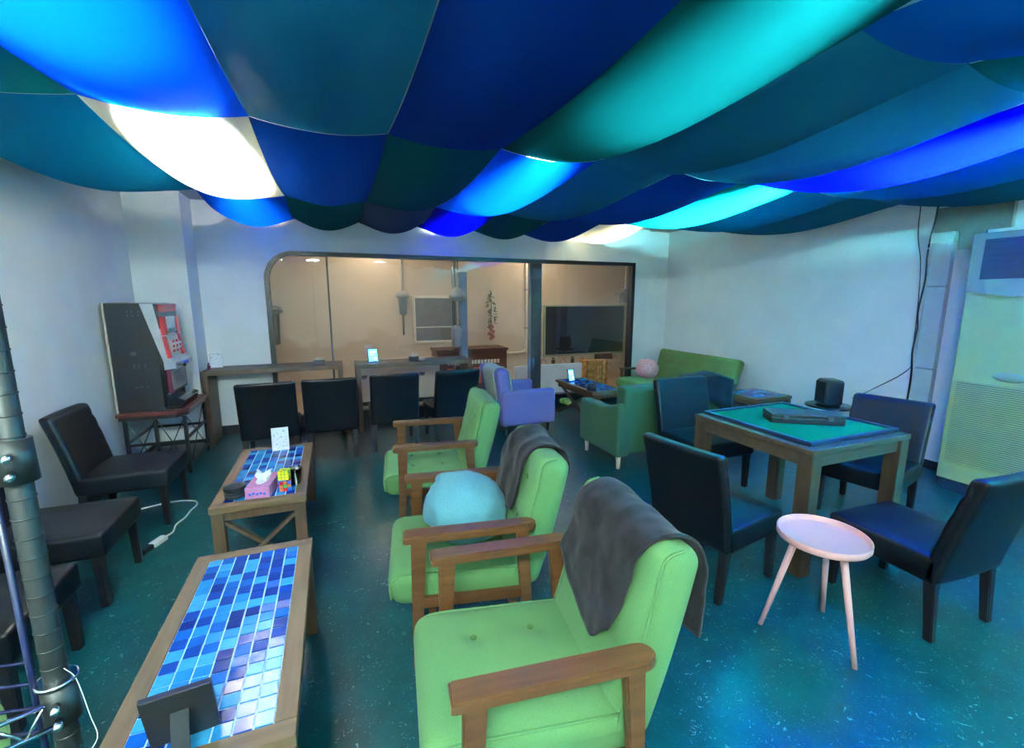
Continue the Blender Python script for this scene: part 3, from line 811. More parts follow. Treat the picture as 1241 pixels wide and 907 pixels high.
# ------------------------------------------------------------------ things on the mosaic tables
H = .425
def easel_frame(name, label, loc, rz, w, h, fm, face, cat, group=None, depth=.012, tilt=-14, back=True, fw=.012, facemat2=None, strut=True):
    t = thing(name, label, cat, loc, rz, group)
    mt = Matrix.Rotation(R(tilt),4,'X')
    bm = nb()
    for lo, hi in (((-w/2,-depth/2,0),(w/2,depth/2,fw)),((-w/2,-depth/2,h-fw),(w/2,depth/2,h)),((-w/2,-depth/2,fw),(-w/2+fw,depth/2,h-fw)),((w/2-fw,-depth/2,fw),(w/2,depth/2,h-fw))):
        box(bm, lo, hi, .001)
    bmesh.ops.transform(bm, matrix=mt, verts=bm.verts[:]); obj('frame', bm, fm, t)
    bm = nb(); box(bm, (-w/2+fw*.5,-depth*.25,fw*.5), (w/2-fw*.5,depth*.4,h-fw*.5), 0); bmesh.ops.transform(bm, matrix=mt, verts=bm.verts[:])
    sh = obj('face', bm, face, t)
    if strut:
        bm = nb(); a = mt @ Vector((0,depth*.5,h*.62)); b_ = Vector((0, h*.42, .006)); bar(bm, a, b_, w*.26, .006, .001); obj('strut', bm, fm, t)
    return t, mt, sh
# black tablet stand seen from behind (its face turned away from the camera side)
t, mt, sh = easel_frame('tablet_stand', 'black tablet on a propped stand seen from behind on the near mosaic table', (-.385,1.135,H+.002), 186, .135, .165, M['blackpl'], M['blackgloss'], 'tablet', tilt=-16)
bm = nb(); box(bm, (-.066,.0045,.002), (.066,.0075,.163), .001); bmesh.ops.transform(bm, matrix=mt, verts=bm.verts[:]); obj('back_cover', bm, M['blackpl'], t)
# white picture frame
t, mt, sh = easel_frame('picture_frame', 'small white framed sheet propped at the far end of the tissue box table', (-.39,3.33,H+.001), 3, .105, .155, M['whitepl'], M['paper'], 'picture frame', tilt=-9)
# round black tin
t = thing('round_tin', 'round black lidded tin beside the pink tissue box', 'tin', (-.535,2.60,H+.002), 0)
bm = nb(); lathe(bm, [(.046,0),(.05,.004),(.05,.012),(.047,.015),(.05,.018),(.05,.03),(.047,.033),(.048,.04)], 36); obj('body', bm, M['blackpl'], t)
bm = nb(); lathe(bm, [(.052,.04),(.053,.044),(.053,.056),(.049,.060),(.030,.061),(.028,.056),(.0005,.056)], 36); obj('lid', bm, M['casebl'], t)
# tissue box
t = thing('tissue_box', 'pink cardboard tissue box with a white tissue pulled out', 'tissue box', (-.408,2.635,H+.002), -8)
obj('box', B(((-.058,-.11,0),(.058,.11,.06)), bev=.003), M['tissuebox'], t)
bm = nb()
lathe(bm, [(.03,0),(.03,.0012),(.0005,.0012)], 24, (0,0,.06)); 
for v in bm.verts: v.co.y *= 2.2
obj('opening', bm, M['whitepl'], t)
bm = nb(); V = []
for i in range(15):
    a = i/14; row = []
    for j in range(9):
        b_ = j/8
        x = (a-.5)*.05*(1+.9*b_) + .008*math.sin(9*b_+3*a); y = .03*math.sin(5*a+2*b_)*(.3+b_) + (b_*.035) - .02; z = .058+.055*b_*(1-.55*abs(a-.5)) + .008*math.sin(8*a)
        row.append(bm.verts.new((x,y,z)))
    V.append(row)
for i in range(14):
    for j in range(8): bm.faces.new((V[i][j],V[i+1][j],V[i+1][j+1],V[i][j+1]))
o = obj('tissue', bm, M['tissue'], t, True); o.modifiers.new('s','SOLIDIFY').thickness = .0012
bm = nb()
for k in range(5): box(bm, (-.04+.017*k,-.1112,.018+.004*(k%2)), (-.028+.017*k,-.1098,.030+.004*(k%2)), 0)
pieces('printed_mark', bm, M['bluepl'], t)
# block puzzle cubes: a coloured cube and a yellow one stacked on it
def puzzle(name, label, loc, rz, s, cols, seed):
    t = thing(name, label, 'puzzle cube', loc, rz)
    rnd = random.Random(seed); h = s/2
    obj('core', B(((-h+.001,-h+.001,.001),(h-.001,h-.001,s-.001)), bev=.001), M['blackpl'], t)
    bms = [nb() for _ in cols]; q = s/3
    for i in range(3):
        for j in range(3):
            for f in range(5):
                k = rnd.randrange(len(cols)); a = -h+i*q+.0012; b_ = a+q-.0024; c = j*q+.0012; d = c+q-.0024; e = .0012
                bm = bms[k]
                if f == 0: box(bm, (a,-h-e+.0005,c), (b_,-h+.001,d), 0)
                if f == 1: box(bm, (a,h-.001,c), (b_,h+e,d), 0)
                if f == 2: box(bm, (-h-e,a,c), (-h+.001,b_,d), 0)
                if f == 3: box(bm, (h-.001,a,c), (h+e,b_,d), 0)
                if f == 4: box(bm, (a,-h+j*q+.0012,s-.001), (b_,-h+(j+1)*q-.0012,s+e), 0)
    for bm, m in zip(bms, cols): pieces('sticker', bm, m, t)
    return t
puzzle('puzzle_cube', 'multicoloured puzzle cube under the yellow one beside the tissue box', (-.30,2.60,H+.002), 6, .058, [M['bluepl'],M['orangepl'],M['greenpl'],M['bluepl'],M['redpl']], 4)
puzzle('puzzle_cube', 'yellow puzzle cube stacked on a multicoloured cube', (-.30,2.602,H+.0625), -10, .05, [M['yellowpl'],M['yellowpl'],M['yellowpl'],M['greenpl']], 6)
puzzle('puzzle_cube', 'blue and red puzzle cube between the tissue box and the cube stack', (-.325,2.672,H+.002), 25, .045, [M['bluepl'],M['redpl'],M['bluepl']], 9)
t = thing('plastic_cup', 'clear plastic cup behind the stacked puzzle cubes', 'cup', (-.255,2.675,H+.002), 0)
bm = nb(); lathe(bm, [(.027,0),(.036,.085),(.037,.087),(.035,.087),(.026,.004),(.0005,.003)], 32); obj('cup_wall', bm, M['clearplastic'], t, True)
bm = nb(); lathe(bm, [(.0375,.083),(.039,.085),(.0375,.089),(.036,.087)], 32); obj('rim', bm, M['clearplastic'], t, True)

# on the counters
t, mt, sh = easel_frame('picture_frame', 'white framed sheet propped on the long counter beside the pillar', (-1.14,5.33,.756), 12, .11, .145, M['silver'], M['paper'], 'picture frame', tilt=-16, fw=.006)
t = thing('small_bottle', 'small red upright bottle beside the framed sheet on the counter', 'bottle', (-1.185,5.22,.756), 0)
bm = nb(); lathe(bm, [(.012,0),(.013,.004),(.013,.035),(.006,.045),(.006,.055),(.0005,.056)], 16); obj('body', bm, M['maroon'], t, True)
bm = nb(); lathe(bm, [(.0075,.050),(.0075,.066),(.0005,.067)], 16); obj('cap', bm, M['blackpl'], t, True)
def holder(label, loc, top, extra=None):
    t = thing('desk_holder', label, 'holder', loc, 0)
    bm = nb(); box(bm, (-.055,-.03,0), (.055,-.024,.045), .001); box(bm, (-.055,.024,0), (.055,.03,.045), .001); box(bm, (-.055,-.024,0), (-.049,.024,.045), .001); box(bm, (.049,-.024,0), (.055,.024,.045), .001); box(bm, (-.049,-.024,0), (.049,.024,.006), 0)
    box(bm, (-.003,-.024,.006), (.003,.024,.04), 0)
    obj('tray', bm, M['blackpl'], t)
    bm = nb()
    for k in range(6): box(bm, (-.045+.015*k,-.02,.006), (-.034+.015*k,.02,.062+.006*(k%3)), .001, Matrix.Rotation(R(3*(k%2)),4,'Y'))
    pieces('packet', bm, top, t)
    return t
holder('small black caddy of pale packets on the long counter', (-.17,5.22,.756), M['throw'])
holder('small black caddy of white packets on the right counter', (.83,5.20,.751), M['whitepl'])
t = thing('white_dish', 'small white dish beside the caddy on the right counter', 'dish', (.915,5.13,.751), 0)
bm = nb(); lathe(bm, [(.03,0),(.045,.016),(.046,.018),(.042,.018),(.028,.005),(.0005,.004)], 28); obj('bowl', bm, M['whitepl'], t, True)
bm = nb(); lathe(bm, [(.022,.005),(.02,.016),(.0005,.02)], 16); obj('contents', bm, M['cream'], t, True)
def tablet(label, loc, rz, w=.115, h=.155):
    t, mt, sh = easel_frame('tablet', label, loc, rz, w, h, M['blackpl'], M['screen'], 'tablet', 'lit blue tablets', tilt=-13, fw=.009)
    bm = nb(); box(bm, (-w*.28,-.0042,h*.70), (w*.28,-.0032,h*.78), 0); box(bm, (-w*.28,-.0042,h*.54), (w*.1,-.0032,h*.59), 0); box(bm, (w*.08,-.0042,h*.2), (w*.3,-.0032,h*.34), 0)
    bmesh.ops.transform(bm, matrix=mt, verts=bm.verts[:]); pieces('screen_graphic', bm, M['iconwhite'], t)
    return t
tablet('lit blue tablet standing on the right counter', (.385,5.20,.751), 6)
# power strip with cable
t = thing('power_strip', 'white power strip with a cable on the floor by the left chairs', 'power strip', (-1.06,3.10,0), 0)
bm = nb(); box(bm, (-.022,-.05,0), (.022,.05,.028), .006, Matrix.Rotation(R(-22),4,'Z')); obj('socket_block', bm, M['whitepl'], t)
bm = nb(); tube(bm, [(.02,.05,.012),(.04,.12,.006),(.03,.22,.006),(.055,.32,.006),(.06,.42,.006),(.075,.52,.006),(.03,.60,.006),(-.1,.63,.006),(-.26,.58,.006),(-.42,.5,.006),(-.6,.42,.006)], .0055, 8, 6); obj('cable', bm, M['whitecable'], t, True)
bm = nb(); box(bm, (-.02,-.13,0), (.02,-.055,.03), .006, Matrix.Rotation(R(-22),4,'Z')); obj('plug', bm, M['blackpl'], t)

# ------------------------------------------------------------------ rack post in the left foreground
px, py = -.362, .69
t = thing('wire_rack', 'grey steel rack with blue wire mesh at the left edge', 'rack', (px,py,0), 0)
def prof(bm):
    cyl(bm, (0,0,0), (0,0,1.95), .0125, seg=24)
bm = nb(); prof(bm)
for k in range(76):
    z = .02+k*.0254; cyl(bm, (0,0,z), (0,0,z+.0018), .0133, seg=24)
obj('post', bm, M['steel'], t, True)
for z0 in (.905,1.235):
    bm = nb(); lathe(bm, [(.013,0),(.019,0),(.0178,.052),(.013,.052)], 28, (0,0,z0)); cl = obj('collar', bm, M['steel'], t, True)
    bm = nb()
    for dz in (.014,.036):
        cyl(bm, (.005,-.02,z0+dz), (.010,-.034,z0+dz), .0045, seg=10)
    pieces('rivet', bm, M['chrome'], cl, True)
# shelf wires at the lower collar and mesh side
bm = nb()
ang = Vector((-.72,-.30,0)).normalized()
e0 = Vector((-.006,-.02,.945)); e1 = e0+ang*.42
tube(bm, [e0, e1], .0032, 8, 1); tube(bm, [e0+Vector((.004,0,-.034)), e1+Vector((.004,0,-.034))], .0032, 8, 1)
for k in range(9):
    a = e0+ang*(.42*k/9); b_ = e0+ang*(.42*(k+.5)/9)+Vector((.004,0,-.034)); c = e0+ang*(.42*(k+1)/9)
    tube(bm, [a, b_], .0018, 6, 1); tube(bm, [b_, c], .0018, 6, 1)
pieces('shelf_edge', bm, M['chrome'], t, True)
bm = nb(); lathe(bm, [(.0195,0),(.0215,.0),(.0215,.004),(.0195,.004)], 28, (0,0,.962)); obj('ring', bm, M['chrome'], t, True)
bm = nb()
m0 = Vector((-.020,-.006,0)); mdir = Vector((-.62,.10,0)).normalized()
for k in range(9): tube(bm, [m0+mdir*(.052*k)+Vector((0,0,.62)), m0+mdir*(.052*k)+Vector((0,0,1.30))], .0038 if k == 0 else .0024, 8, 1)
for z in (.66,.72,.78,.84,.90,.935,.97,1.0): tube(bm, [m0+Vector((0,0,z)), m0+mdir*.45+Vector((0,0,z))], .0022, 6, 1)
obj('wire_mesh', bm, M['bluewire'], t, True)
bm = nb(); tube(bm, [(.015,-.012,.985),(.021,-.004,.96),(.026,.0,.90),(.028,.003,.86),(.016,-.012,.845)], .0005, 6, 5)
pieces('cable_tie', bm, M['whitecable'], t, True)
obj('foot', B(((-.02,-.02,0),(.02,.02,.02))), M['blackpl'], t)

# lime plush cushion on a stool behind the mesh
t = thing('round_stool', 'low brown stool carrying the lime cushion behind the rack', 'stool', (-.86,1.10,0), 0)
bm = nb(); lathe(bm, [(.17,.37),(.18,.375),(.18,.395),(.17,.40)], 32); obj('seat', bm, M['walnut'], t, True)
for k in range(4):
    a = PI/4+k*PI/2; bm = nb(); bar(bm, (.12*math.cos(a),.12*math.sin(a),.37), (.16*math.cos(a),.16*math.sin(a),0), .03,.03,.003); obj('leg', bm, M['walnut'], t)
cushion('cushion', 'lime green plush cushion behind the blue wire mesh', (-.86,1.10,.53), (0,0,20), (.17,.17,.125), M['limeplush'], 8, .08)

# ------------------------------------------------------------------ game table group
t = thing('game_table', 'square dark oak game table with a green felt mat', 'table', (2.585,1.845,0), 0)
h = .70; X = .40
obj('top', B(((-X,-X,h-.03),(X,X,h)), bev=.004), M['mjwood'], t)
bm = nb()
for s in (-1,1):
    box(bm, (-X+.03,s*(X-.03)-.012,h-.10), (X-.03,s*(X-.03)+.012,h-.03), .002); box(bm, (s*(X-.03)-.012,-X+.04,h-.10), (s*(X-.03)+.012,X-.04,h-.03), .002)
obj('apron', bm, M['mjwood'], t)
for sx in (-1,1):
    for sy in (-1,1):
        bm = nb(); bar(bm, (sx*(X-.042),sy*(X-.042),h-.03), (sx*(X-.042),sy*(X-.042),0), .078,.078,.004); obj('leg', bm, M['mjwoodz'], t)
t = thing('game_mat', 'green felt game mat with a navy raised border on the table', 'mat', (2.60,1.86,.702), 0)
X = .365
obj('felt', B(((-X+.02,-X+.02,0),(X-.02,X-.02,.008)), bev=.001), M['mat'], t)
bm = nb()
for s in (-1,1): box(bm, (-X,s*(X-.012)-.012,0), (X,s*(X-.012)+.012,.02), .005); box(bm, (s*(X-.012)-.012,-X+.024,0), (s*(X-.012)+.012,X-.024,.02), .005)
obj('border', bm, M['matedge'], t)
t = thing('tile_case', 'flat black case lying on the green game mat', 'case', (2.63,1.83,.711), -33)
obj('case_body', B(((-.20,-.075,0),(.20,.075,.035)), bev=.006), M['casebl'], t)
obj('lid', B(((-.203,-.078,.036),(.203,.078,.058)), bev=.006), M['casebl'], t)
bm = nb()
for x in (-.12,.12): box(bm, (x-.014,-.082,.024), (x+.014,-.075,.046), .002)
pieces('latch', bm, M['darkmetal'], t)
# pink round table
t = thing('round_side_table', 'small pale pink round tray table on three splayed legs', 'side table', (1.868,1.158,0), 20)
bm = nb(); lathe(bm, [(.0005,.442),(.155,.442),(.166,.446),(.170,.452),(.170,.474),(.1675,.477),(.165,.474),(.163,.456),(.158,.453),(.0005,.453)], 56); obj('tray_top', bm, M['pink'], t, True)
for k in range(3):
    a = R(122)+k*2*PI/3; bm = nb(); cyl(bm, (.095*math.cos(a),.095*math.sin(a),.442), (.20*math.cos(a),.20*math.sin(a),0), .0145, .010, 16); obj('leg', bm, M['pinkwood'], t, True)

# ------------------------------------------------------------------ right wall
t = thing('air_conditioner', 'tall ivory floor standing air conditioner against the right wall', 'air conditioner', (4.28,1.885,0), 0)
W = .62
obj('body', B(((.008,-W,.09),(.42,0,1.90)), bev=.012), M['ivory'], t)
obj('base', B(((.02,-W+.01,0),(.41,-.01,.09)), bev=.004), M['darkvent'], t)
bm = nb(); box(bm, (-.004,-W+.0,1.50), (.02,0,1.905), .012); hd = obj('outlet_panel', bm, M['greyplastic'], t)
obj('outlet_recess', B(((-.007,-W+.07,1.585),(0,-.07,1.86)), bev=.004), M['darkvent'], hd)
bm = nb()
for k in range(6): box(bm, (-.016,-W+.075,1.615+.043*k), (-.004,-.075,1.621+.043*k), .001, None)
obj('louvre', bm, M['matedge'], hd)
bm = nb()
n = 20; pts = [(-W+.12*0, 0)]
pl = [(-W+.03+(W-.06)*i/n, 1.50-.035*math.sin(PI*i/n)) for i in range(n+1)]
prism(bm, [( -W+.03,1.51)] + pl + [(-.03,1.51)], 'yz', -.012, .01); obj('curved_lip', bm, M['greyplastic'], hd)
bm = nb(); lathe(bm, [(.0005,0),(.085,0),(.088,.004),(.07,.010),(.0005,.012)], 32)
for v in bm.verts: v.co.y *= .38
bmesh.ops.transform(bm, matrix=Matrix.Translation((.008,-W/2,.915)) @ Matrix.Rotation(R(-90),4,'Y') @ Matrix.Rotation(R(90),4,'Z'), verts=bm.verts[:]); obj('control_flap', bm, M['greyplastic'], t, True)
gp = obj('intake_grille', B(((.0,-W+.045,.235),(.012,-.035,.85)), bev=.003), M['noticegrey'], t)
bm = nb()
for k in range(41): box(bm, (-.006,-W+.045,.24+.015*k), (.004,-.035,.2485+.015*k), 0)
obj('grille_slat', bm, M['ivory'], gp)
obj('lower_panel', B(((0,-W+.01,.10),(.012,-.01,.225)), bev=.004), M['ivory'], t)

t = thing('pipe_cover', 'pale grey vertical pipe cover beside the air conditioner', 'pipe cover', (XR,2.245,0), 0)
for z0, z1 in ((.08,.86),(.863,1.55),(1.553,1.97)):
    obj('cover_section', B(((-.065,-.07,z0),(0,.07,z1)), bev=.010), M['duct'], t)
obj('wall_cap', B(((-.075,-.078,1.90),(0,.078,1.985)), bev=.010), M['duct'], t)
t = thing('wall_plate', 'grey brown board on the wall above the air conditioner', 'wall board', (XR,2.10,2.03), 0)
bm = nb(); prism(bm, [(-.24,-.055),(-.10,-.055),(-.10,-.19),(.055,-.19),(.055,-.055),(.235,-.055),(.235,.155),(-.24,.155)], 'yz', -.02, -.0); obj('board', bm, M['plate'], t)
obj('edge_strip', B(((-.028,-.245,-.055),(-.0,-.235,.16))), M['cream'], t)
t = obj('hanging_cable', nb(), M['cable']); bpy.data.objects.remove(t)
bm = nb(); tube(bm, [(XR-.012,2.33,2.30),(XR-.02,2.335,2.1),(XR-.02,2.35,1.95),(XR-.07,2.33,1.8),(XR-.02,2.345,1.6),(XR-.075,2.335,1.35),(XR-.02,2.35,1.2),(XR-.07,2.335,1.0),(XR-.02,2.345,.8),(XR-.03,2.34,.5),(XR-.015,2.35,.02)], .007, 8, 6)
t = obj('hanging_cable', bm, M['cable'], None, True); tag(t, 'thick black cable running down beside the grey pipe cover', 'cable')
bm = nb(); tube(bm, [(XR-.008,2.46,2.30),(XR-.008,2.45,2.0),(XR-.01,2.40,1.75),(XR-.02,2.37,1.4),(XR-.02,2.36,.95),(XR-.02,2.38,.82),(XR-.06,2.6,.62),(XR-.10,2.75,.50)], .0035, 8, 6)
t = obj('hanging_cable', bm, M['cable'], None, True); tag(t, 'thin black cable curving from the ceiling toward the speaker', 'cable')

# speaker on its round table
t = thing('speaker_table', 'small round dark table standing under the black speaker', 'side table', (4.42,2.83,0), 0)
bm = nb(); lathe(bm, [(.0005,.418),(.195,.418),(.2,.422),(.2,.432),(.195,.436),(.0005,.436)], 44); obj('top', bm, M['blackgloss'], t, True)
bm = nb(); cyl(bm, (0,0,.02), (0,0,.42), .018, seg=18); obj('column', bm, M['blackpl'], t, True)
bm = nb(); lathe(bm, [(.0005,0),(.15,0),(.15,.012),(.03,.024),(.0005,.024)], 32); obj('base', bm, M['blackpl'], t, True)
t = thing('speaker', 'black rounded speaker on the small round table by the right wall', 'speaker', (4.42,2.84,.437), 60)
bm = nb(); rbox(bm, (.19,.17,.25), .03, 6, 4); bmesh.ops.translate(bm, verts=bm.verts[:], vec=(0,0,.125)); obj('cabinet', bm, M['blackpl'], t, True)
bm = nb(); rbox(bm, (.16,.02,.21), .009, 6, 3); bmesh.ops.translate(bm, verts=bm.verts[:], vec=(0,.082,.125)); obj('grille', bm, M['jacket'], t, True)
bm = nb(); tube(bm, [(.05,-.08,.10),(.09,-.12,.06),(.10,-.15,.02)], .003, 6, 5); obj('cord', bm, M['cable'], t, True)

# ------------------------------------------------------------------ sofas and armchair at the back
def legpeg(bm, x, y, r0=.024, r1=.016, h=.13): cyl(bm, (x,y,h), (x,y,0), r0, r1, 16)
# dark green two-seat sofa, back to the camera, facing +Y
t = thing('two_seat_sofa', 'dark green two seat sofa with its back to the game table', 'sofa', (2.72,3.37,0), 0)
X = .57
bm = nb(); rbox(bm, (2*X-.18,.50,.20), .04, 8, 3); bmesh.ops.translate(bm, verts=bm.verts[:], vec=(0,.05,.30)); obj('seat', bm, M['forest'], t, True)
bm = nb(); rbox(bm, (2*X-.10,.14,.60), .035, 8, 3); bmesh.ops.transform(bm, matrix=Matrix.Translation((0,-.25,.425)) @ Matrix.Rotation(R(5),4,'X'), verts=bm.verts[:]); obj('backrest', bm, M['forest'], t, True)
for s in (-1,1):
    def af(v, s=s):
        x,y,z = v
        if z > 0: z += (.075*max(0,(-y-.08)/.22))
        return (x,y,z)
    bm = nb(); rbox(bm, (.13,.64,.40), .03, 8, 3, af); bmesh.ops.translate(bm, verts=bm.verts[:], vec=(s*(X-.065),0,.315)); obj('arm', bm, M['forest'], t, True)
    for y in (-.26,.26):
        bm = nb(); legpeg(bm, s*(X-.06), y); obj('leg', bm, M['cream'], t, True)
# black coat draped over its back
bm = nb(); V = []
nu, nv = 26, 30
for i in range(nu+1):
    u = i/nu; row = []
    for j in range(nv+1):
        s = (j/nv-.5)*2
        ext = .07+.10*(1-abs(s)) if False else 0
        x = -.27+.54*u
        lf = .10+.10*abs(u-.5)*2+.06*math.sin(6*u); w = .015*nz((x,s,0),8,3)
        r = .105; a = s*1.9
        if abs(a) < PI/2: y = r*math.sin(a); z = .725+.025*math.sin(PI*u)+.05*math.cos(a)*math.sin(PI*u)**.5+w
        else: y = math.copysign(r, a); z = .725+.02 - (abs(a)-PI/2)*(.35+.9*u*u)+w
        row.append(bm.verts.new((x,y-.275+w,z)))
    V.append(row)
for i in range(nu):
    for j in range(nv): bm.faces.new((V[i][j],V[i+1][j],V[i+1][j+1],V[i][j+1]))
o = obj('coat', bm, M['jacket'], None, True); o.location = (3.07,3.37,0); o.modifiers.new('s','SOLIDIFY').thickness = .012
tag(o, 'black coat draped over the back of the dark green sofa', 'coat')
# moss green sofa along the right wall, facing -X
t = thing('wooden_arm_sofa', 'moss green sofa with wooden arms along the right wall', 'sofa', (4.03,4.58,0), 90)
X = .70
def s2(v):
    x,y,z = v
    if z > 0: z += .015*max(0,1-(x/.68)**2)
    return (x,y,z)
bm = nb(); rbox(bm, (2*X-.06,.66,.15), .05, 12, 4, s2); bmesh.ops.translate(bm, verts=bm.verts[:], vec=(0,.08,.295)); obj('seat', bm, M['sage'], t, True)
def b2(v):
    x,y,z = v
    if y > 0:
        for bx in (-.4,-.13,.13,.4): y -= .022*math.exp(-((x-bx)**2+(z-.03)**2)/.003)
        y -= .008*math.exp(-((z-.03)/.02)**2)
    return (x,y,z)
bm = nb(); rbox(bm, (2*X-.02,.13,.46), .04, 22, 4, b2); bmesh.ops.transform(bm, matrix=Matrix.Translation((0,-.36,.51)) @ Matrix.Rotation(R(17),4,'X'), verts=bm.verts[:]); obj('backrest', bm, M['sage'], t, True)
for s in (-1,1):
    bm = nb(); bar(bm, (s*(X+.01),.30,.475), (s*(X+.01),-.30,.455), .055, .028, .005); obj('armrest', bm, M['walnut'], t)
    for y in (.27,-.28):
        bm = nb(); bar(bm, (s*(X+.01),y,.46), (s*(X+.01),y,0), .036,.04,.004,.028,.03); obj('leg', bm, M['walnut'], t)
bm = nb(); bar(bm, (-X,.26,.20), (X,.26,.20), .03,.045,.003); bar(bm, (-X,-.26,.20), (X,-.26,.20), .03,.045,.003); pieces('rail', bm, M['walnut'], t)
o = cushion('cushion', 'pink and white round plush cushion on the moss green sofa', (3.98,5.02,.50), (10,0,95), (.17,.12,.135), M['pinkplush'], 11, .10)
bm = nb(); lathe(bm, [(.012,0),(.014,.02),(.006,.035),(.0005,.037)], 12, (.09,0,.12)); obj('tassel', bm, M['whitepl'], o, True)
# lilac armchair facing +X
t = thing('upholstered_armchair', 'lilac upholstered armchair with a pale throw over its back', 'armchair', (1.90,4.66,0), -90)
X = .36
bm = nb(); rbox(bm, (2*X-.20,.50,.22), .05, 8, 4); bmesh.ops.translate(bm, verts=bm.verts[:], vec=(0,.06,.25)); obj('seat', bm, M['lilac'], t, True)
bm = nb(); rbox(bm, (2*X-.08,.15,.60), .05, 8, 4); bmesh.ops.transform(bm, matrix=Matrix.Translation((0,-.25,.42)) @ Matrix.Rotation(R(9),4,'X'), verts=bm.verts[:]); obj('backrest', bm, M['lilac'], t, True)
for s in (-1,1):
    bm = nb(); rbox(bm, (.11,.62,.38), .03, 8, 4); bmesh.ops.translate(bm, verts=bm.verts[:], vec=(s*(X-.055),0,.295)); obj('arm', bm, M['lilac'], t, True)
    for y in (-.24,.25):
        bm = nb(); legpeg(bm, s*(X-.07), y, .02, .014, .11); obj('leg', bm, M['blackwood'], t, True)
bm = nb(); V = []
for i in range(21):
    u = i/20; row = []
    for j in range(31):
        s = (j/30-.5)*2; r = .098; a = s*3.3; x = -.12+.36*u
        w = .006*nz((x,s,0),9,6)
        if abs(a) < PI/2: y = r*math.sin(a); z = .655+r*math.cos(a)*.85
        else: y = math.copysign(r,a); z = .655-(abs(a)-PI/2)*(.13 if a > 0 else .16)
        y -= .27 + (.0 if a > 0 else .0) + (z-.42)*.16 - .03
        row.append(bm.verts.new((x,y+w,z+w)))
    V.append(row)
for i in range(20):
    for j in range(30): bm.faces.new((V[i][j],V[i+1][j],V[i+1][j+1],V[i][j+1]))
o = obj('throw', bm, M['throw'], None, True); o.location = (1.90,4.66,0); o.rotation_euler = (0,0,R(-90)); o.modifiers.new('s','SOLIDIFY').thickness = .010
tag(o, 'pale sage throw hung over the back of the lilac armchair', 'throw')
# mosaic table with crossed legs before the window
t3 = mosaic_table('mosaic table with folding crossed legs between the lilac armchair and the sofas', (2.83,4.66,0), 0, 7, 17, .047, .05, .425, 7, 'fold')
tablet('lit blue tablet standing on the folding mosaic table', (2.74,4.90,H+.002), 16, .11, .155)
t = thing('black_cup', 'black cup of small items on the folding mosaic table', 'cup', (2.67,4.32,H+.002), 0)
bm = nb(); lathe(bm, [(.05,0),(.055,.003),(.055,.055),(.051,.055),(.049,.008),(.0005,.006)], 28); obj('body', bm, M['blackpl'], t, True)
bm = nb()
for k, (x,y) in enumerate(((-.02,.01),(.02,.015),(0,-.02),(.025,-.02))): cyl(bm, (x,y,.008), (x*1.2,y*1.2,.072+.006*k), .012, seg=12)
obj('contents', bm, M['casebl'], t, True)
bm = nb(); tube(bm, [(2.59,5.09,.45),(2.60,5.095,.49)], .009, 8, 1)
t = thing('cloth_bundle', 'yellow green bundle on the shelf of the folding mosaic table', 'bundle', (2.66,4.86,.151), 10)
bm = nb(); rbox(bm, (.12,.20,.06), .025, 6, 3); bmesh.ops.translate(bm, verts=bm.verts[:], vec=(0,0,.03)); obj('bundle_cloth', bm, M['limeplush'], t, True)
bm = nb(); box(bm, (-.062,-.012,-.0), (.062,.012,.064), .003); obj('band', bm, M['greenpl'], t)
# mosaic table by the right wall
mosaic_table('small mosaic table with brown legs beside the moss green sofa near the wall', (4.27,3.52,0), 0, 9, 8, .047, .045, .425, 9)
t = thing('white_box', 'low white box on the floor against the right wall', 'box', (4.56,3.10,0), 0)
obj('body', B(((-.09,-.12,0),(.09,.12,.30)), bev=.006), M['whitepl'], t); obj('lid', B(((-.094,-.124,.30),(.094,.124,.33)), bev=.006), M['whitepl'], t)

# ------------------------------------------------------------------ things in the neighbouring room
for x, y in ((.6,6.0),(3.4,6.0),(.6,7.2),(3.4,7.2)): lamp(x, y, 'warm tube ceiling lamp in the room behind the glass, %s one %s' % ('left' if x < 1 else 'right', 'near the glass' if y < 6.5 else 'near the far wall'), .16, .9, ZC, 'warmtube', 'lamps behind the glass', False)
t = thing('wall_television', 'large dark television on the wall behind the glass', 'television', (4.58,YO-.01,.845), 0)
obj('casing', B(((-.90,-.05,-.485),(.90,0,.485)), bev=.008), M['greyplastic'], t)
obj('screen', B(((-.87,-.058,-.45),(.87,-.05,.46)), bev=.002), M['tvscreen'], t)
bm = nb()
for x,z,w_,h_ in ((-.16,.06,.12,.16),(.06,.06,.12,.16)): box(bm, (x,-.0605,z-h_/2), (x+w_,-.058,z+h_/2), 0)
obj('screen_reflection', bm, M['greypaint'], t) if False else bm.free()
t = thing('notice_strip', 'pale strip of red and dark marks below the television', 'sign', (4.45,YO,.265), 0)
obj('strip', B(((-.95,-.006,-.09),(1.0,0,.10)), bev=.001), M['cream'], t)
bm = nb()
for k in range(4):
    x = -.75+.42*k if k < 3 else .86
    bar(bm, (x-.07,-.008,-.05), (x,-.008,.06), .022,.006,0); bar(bm, (x+.07,-.008,-.05), (x,-.008,.06), .022,.006,0); bar(bm, (x-.05,-.008,.0), (x+.05,-.008,.0), .018,.006,0)
pieces('red_mark', bm, M['redink'], t)
bm = nb()
for x in (-.54,-.12): box(bm, (x-.04,-.009,-.06), (x+.04,-.005,.02), .002); box(bm, (x-.03,-.009,.03), (x+.03,-.005,.06), .002)
box(bm, (.38,-.05,-.02), (.78,-.005,.10), .004)
pieces('dark_mark', bm, M['darkink'], t)
t = thing('slatted_crate', 'amber slatted crate behind the glass under the television', 'crate', (3.80,6.10,0), 0)
bm = nb()
for k in range(8): box(bm, (-.20+.052*k,-.08,.0), (-.156+.052*k,-.06,.50), .003)
obj('slat', bm, M['amber'], t)
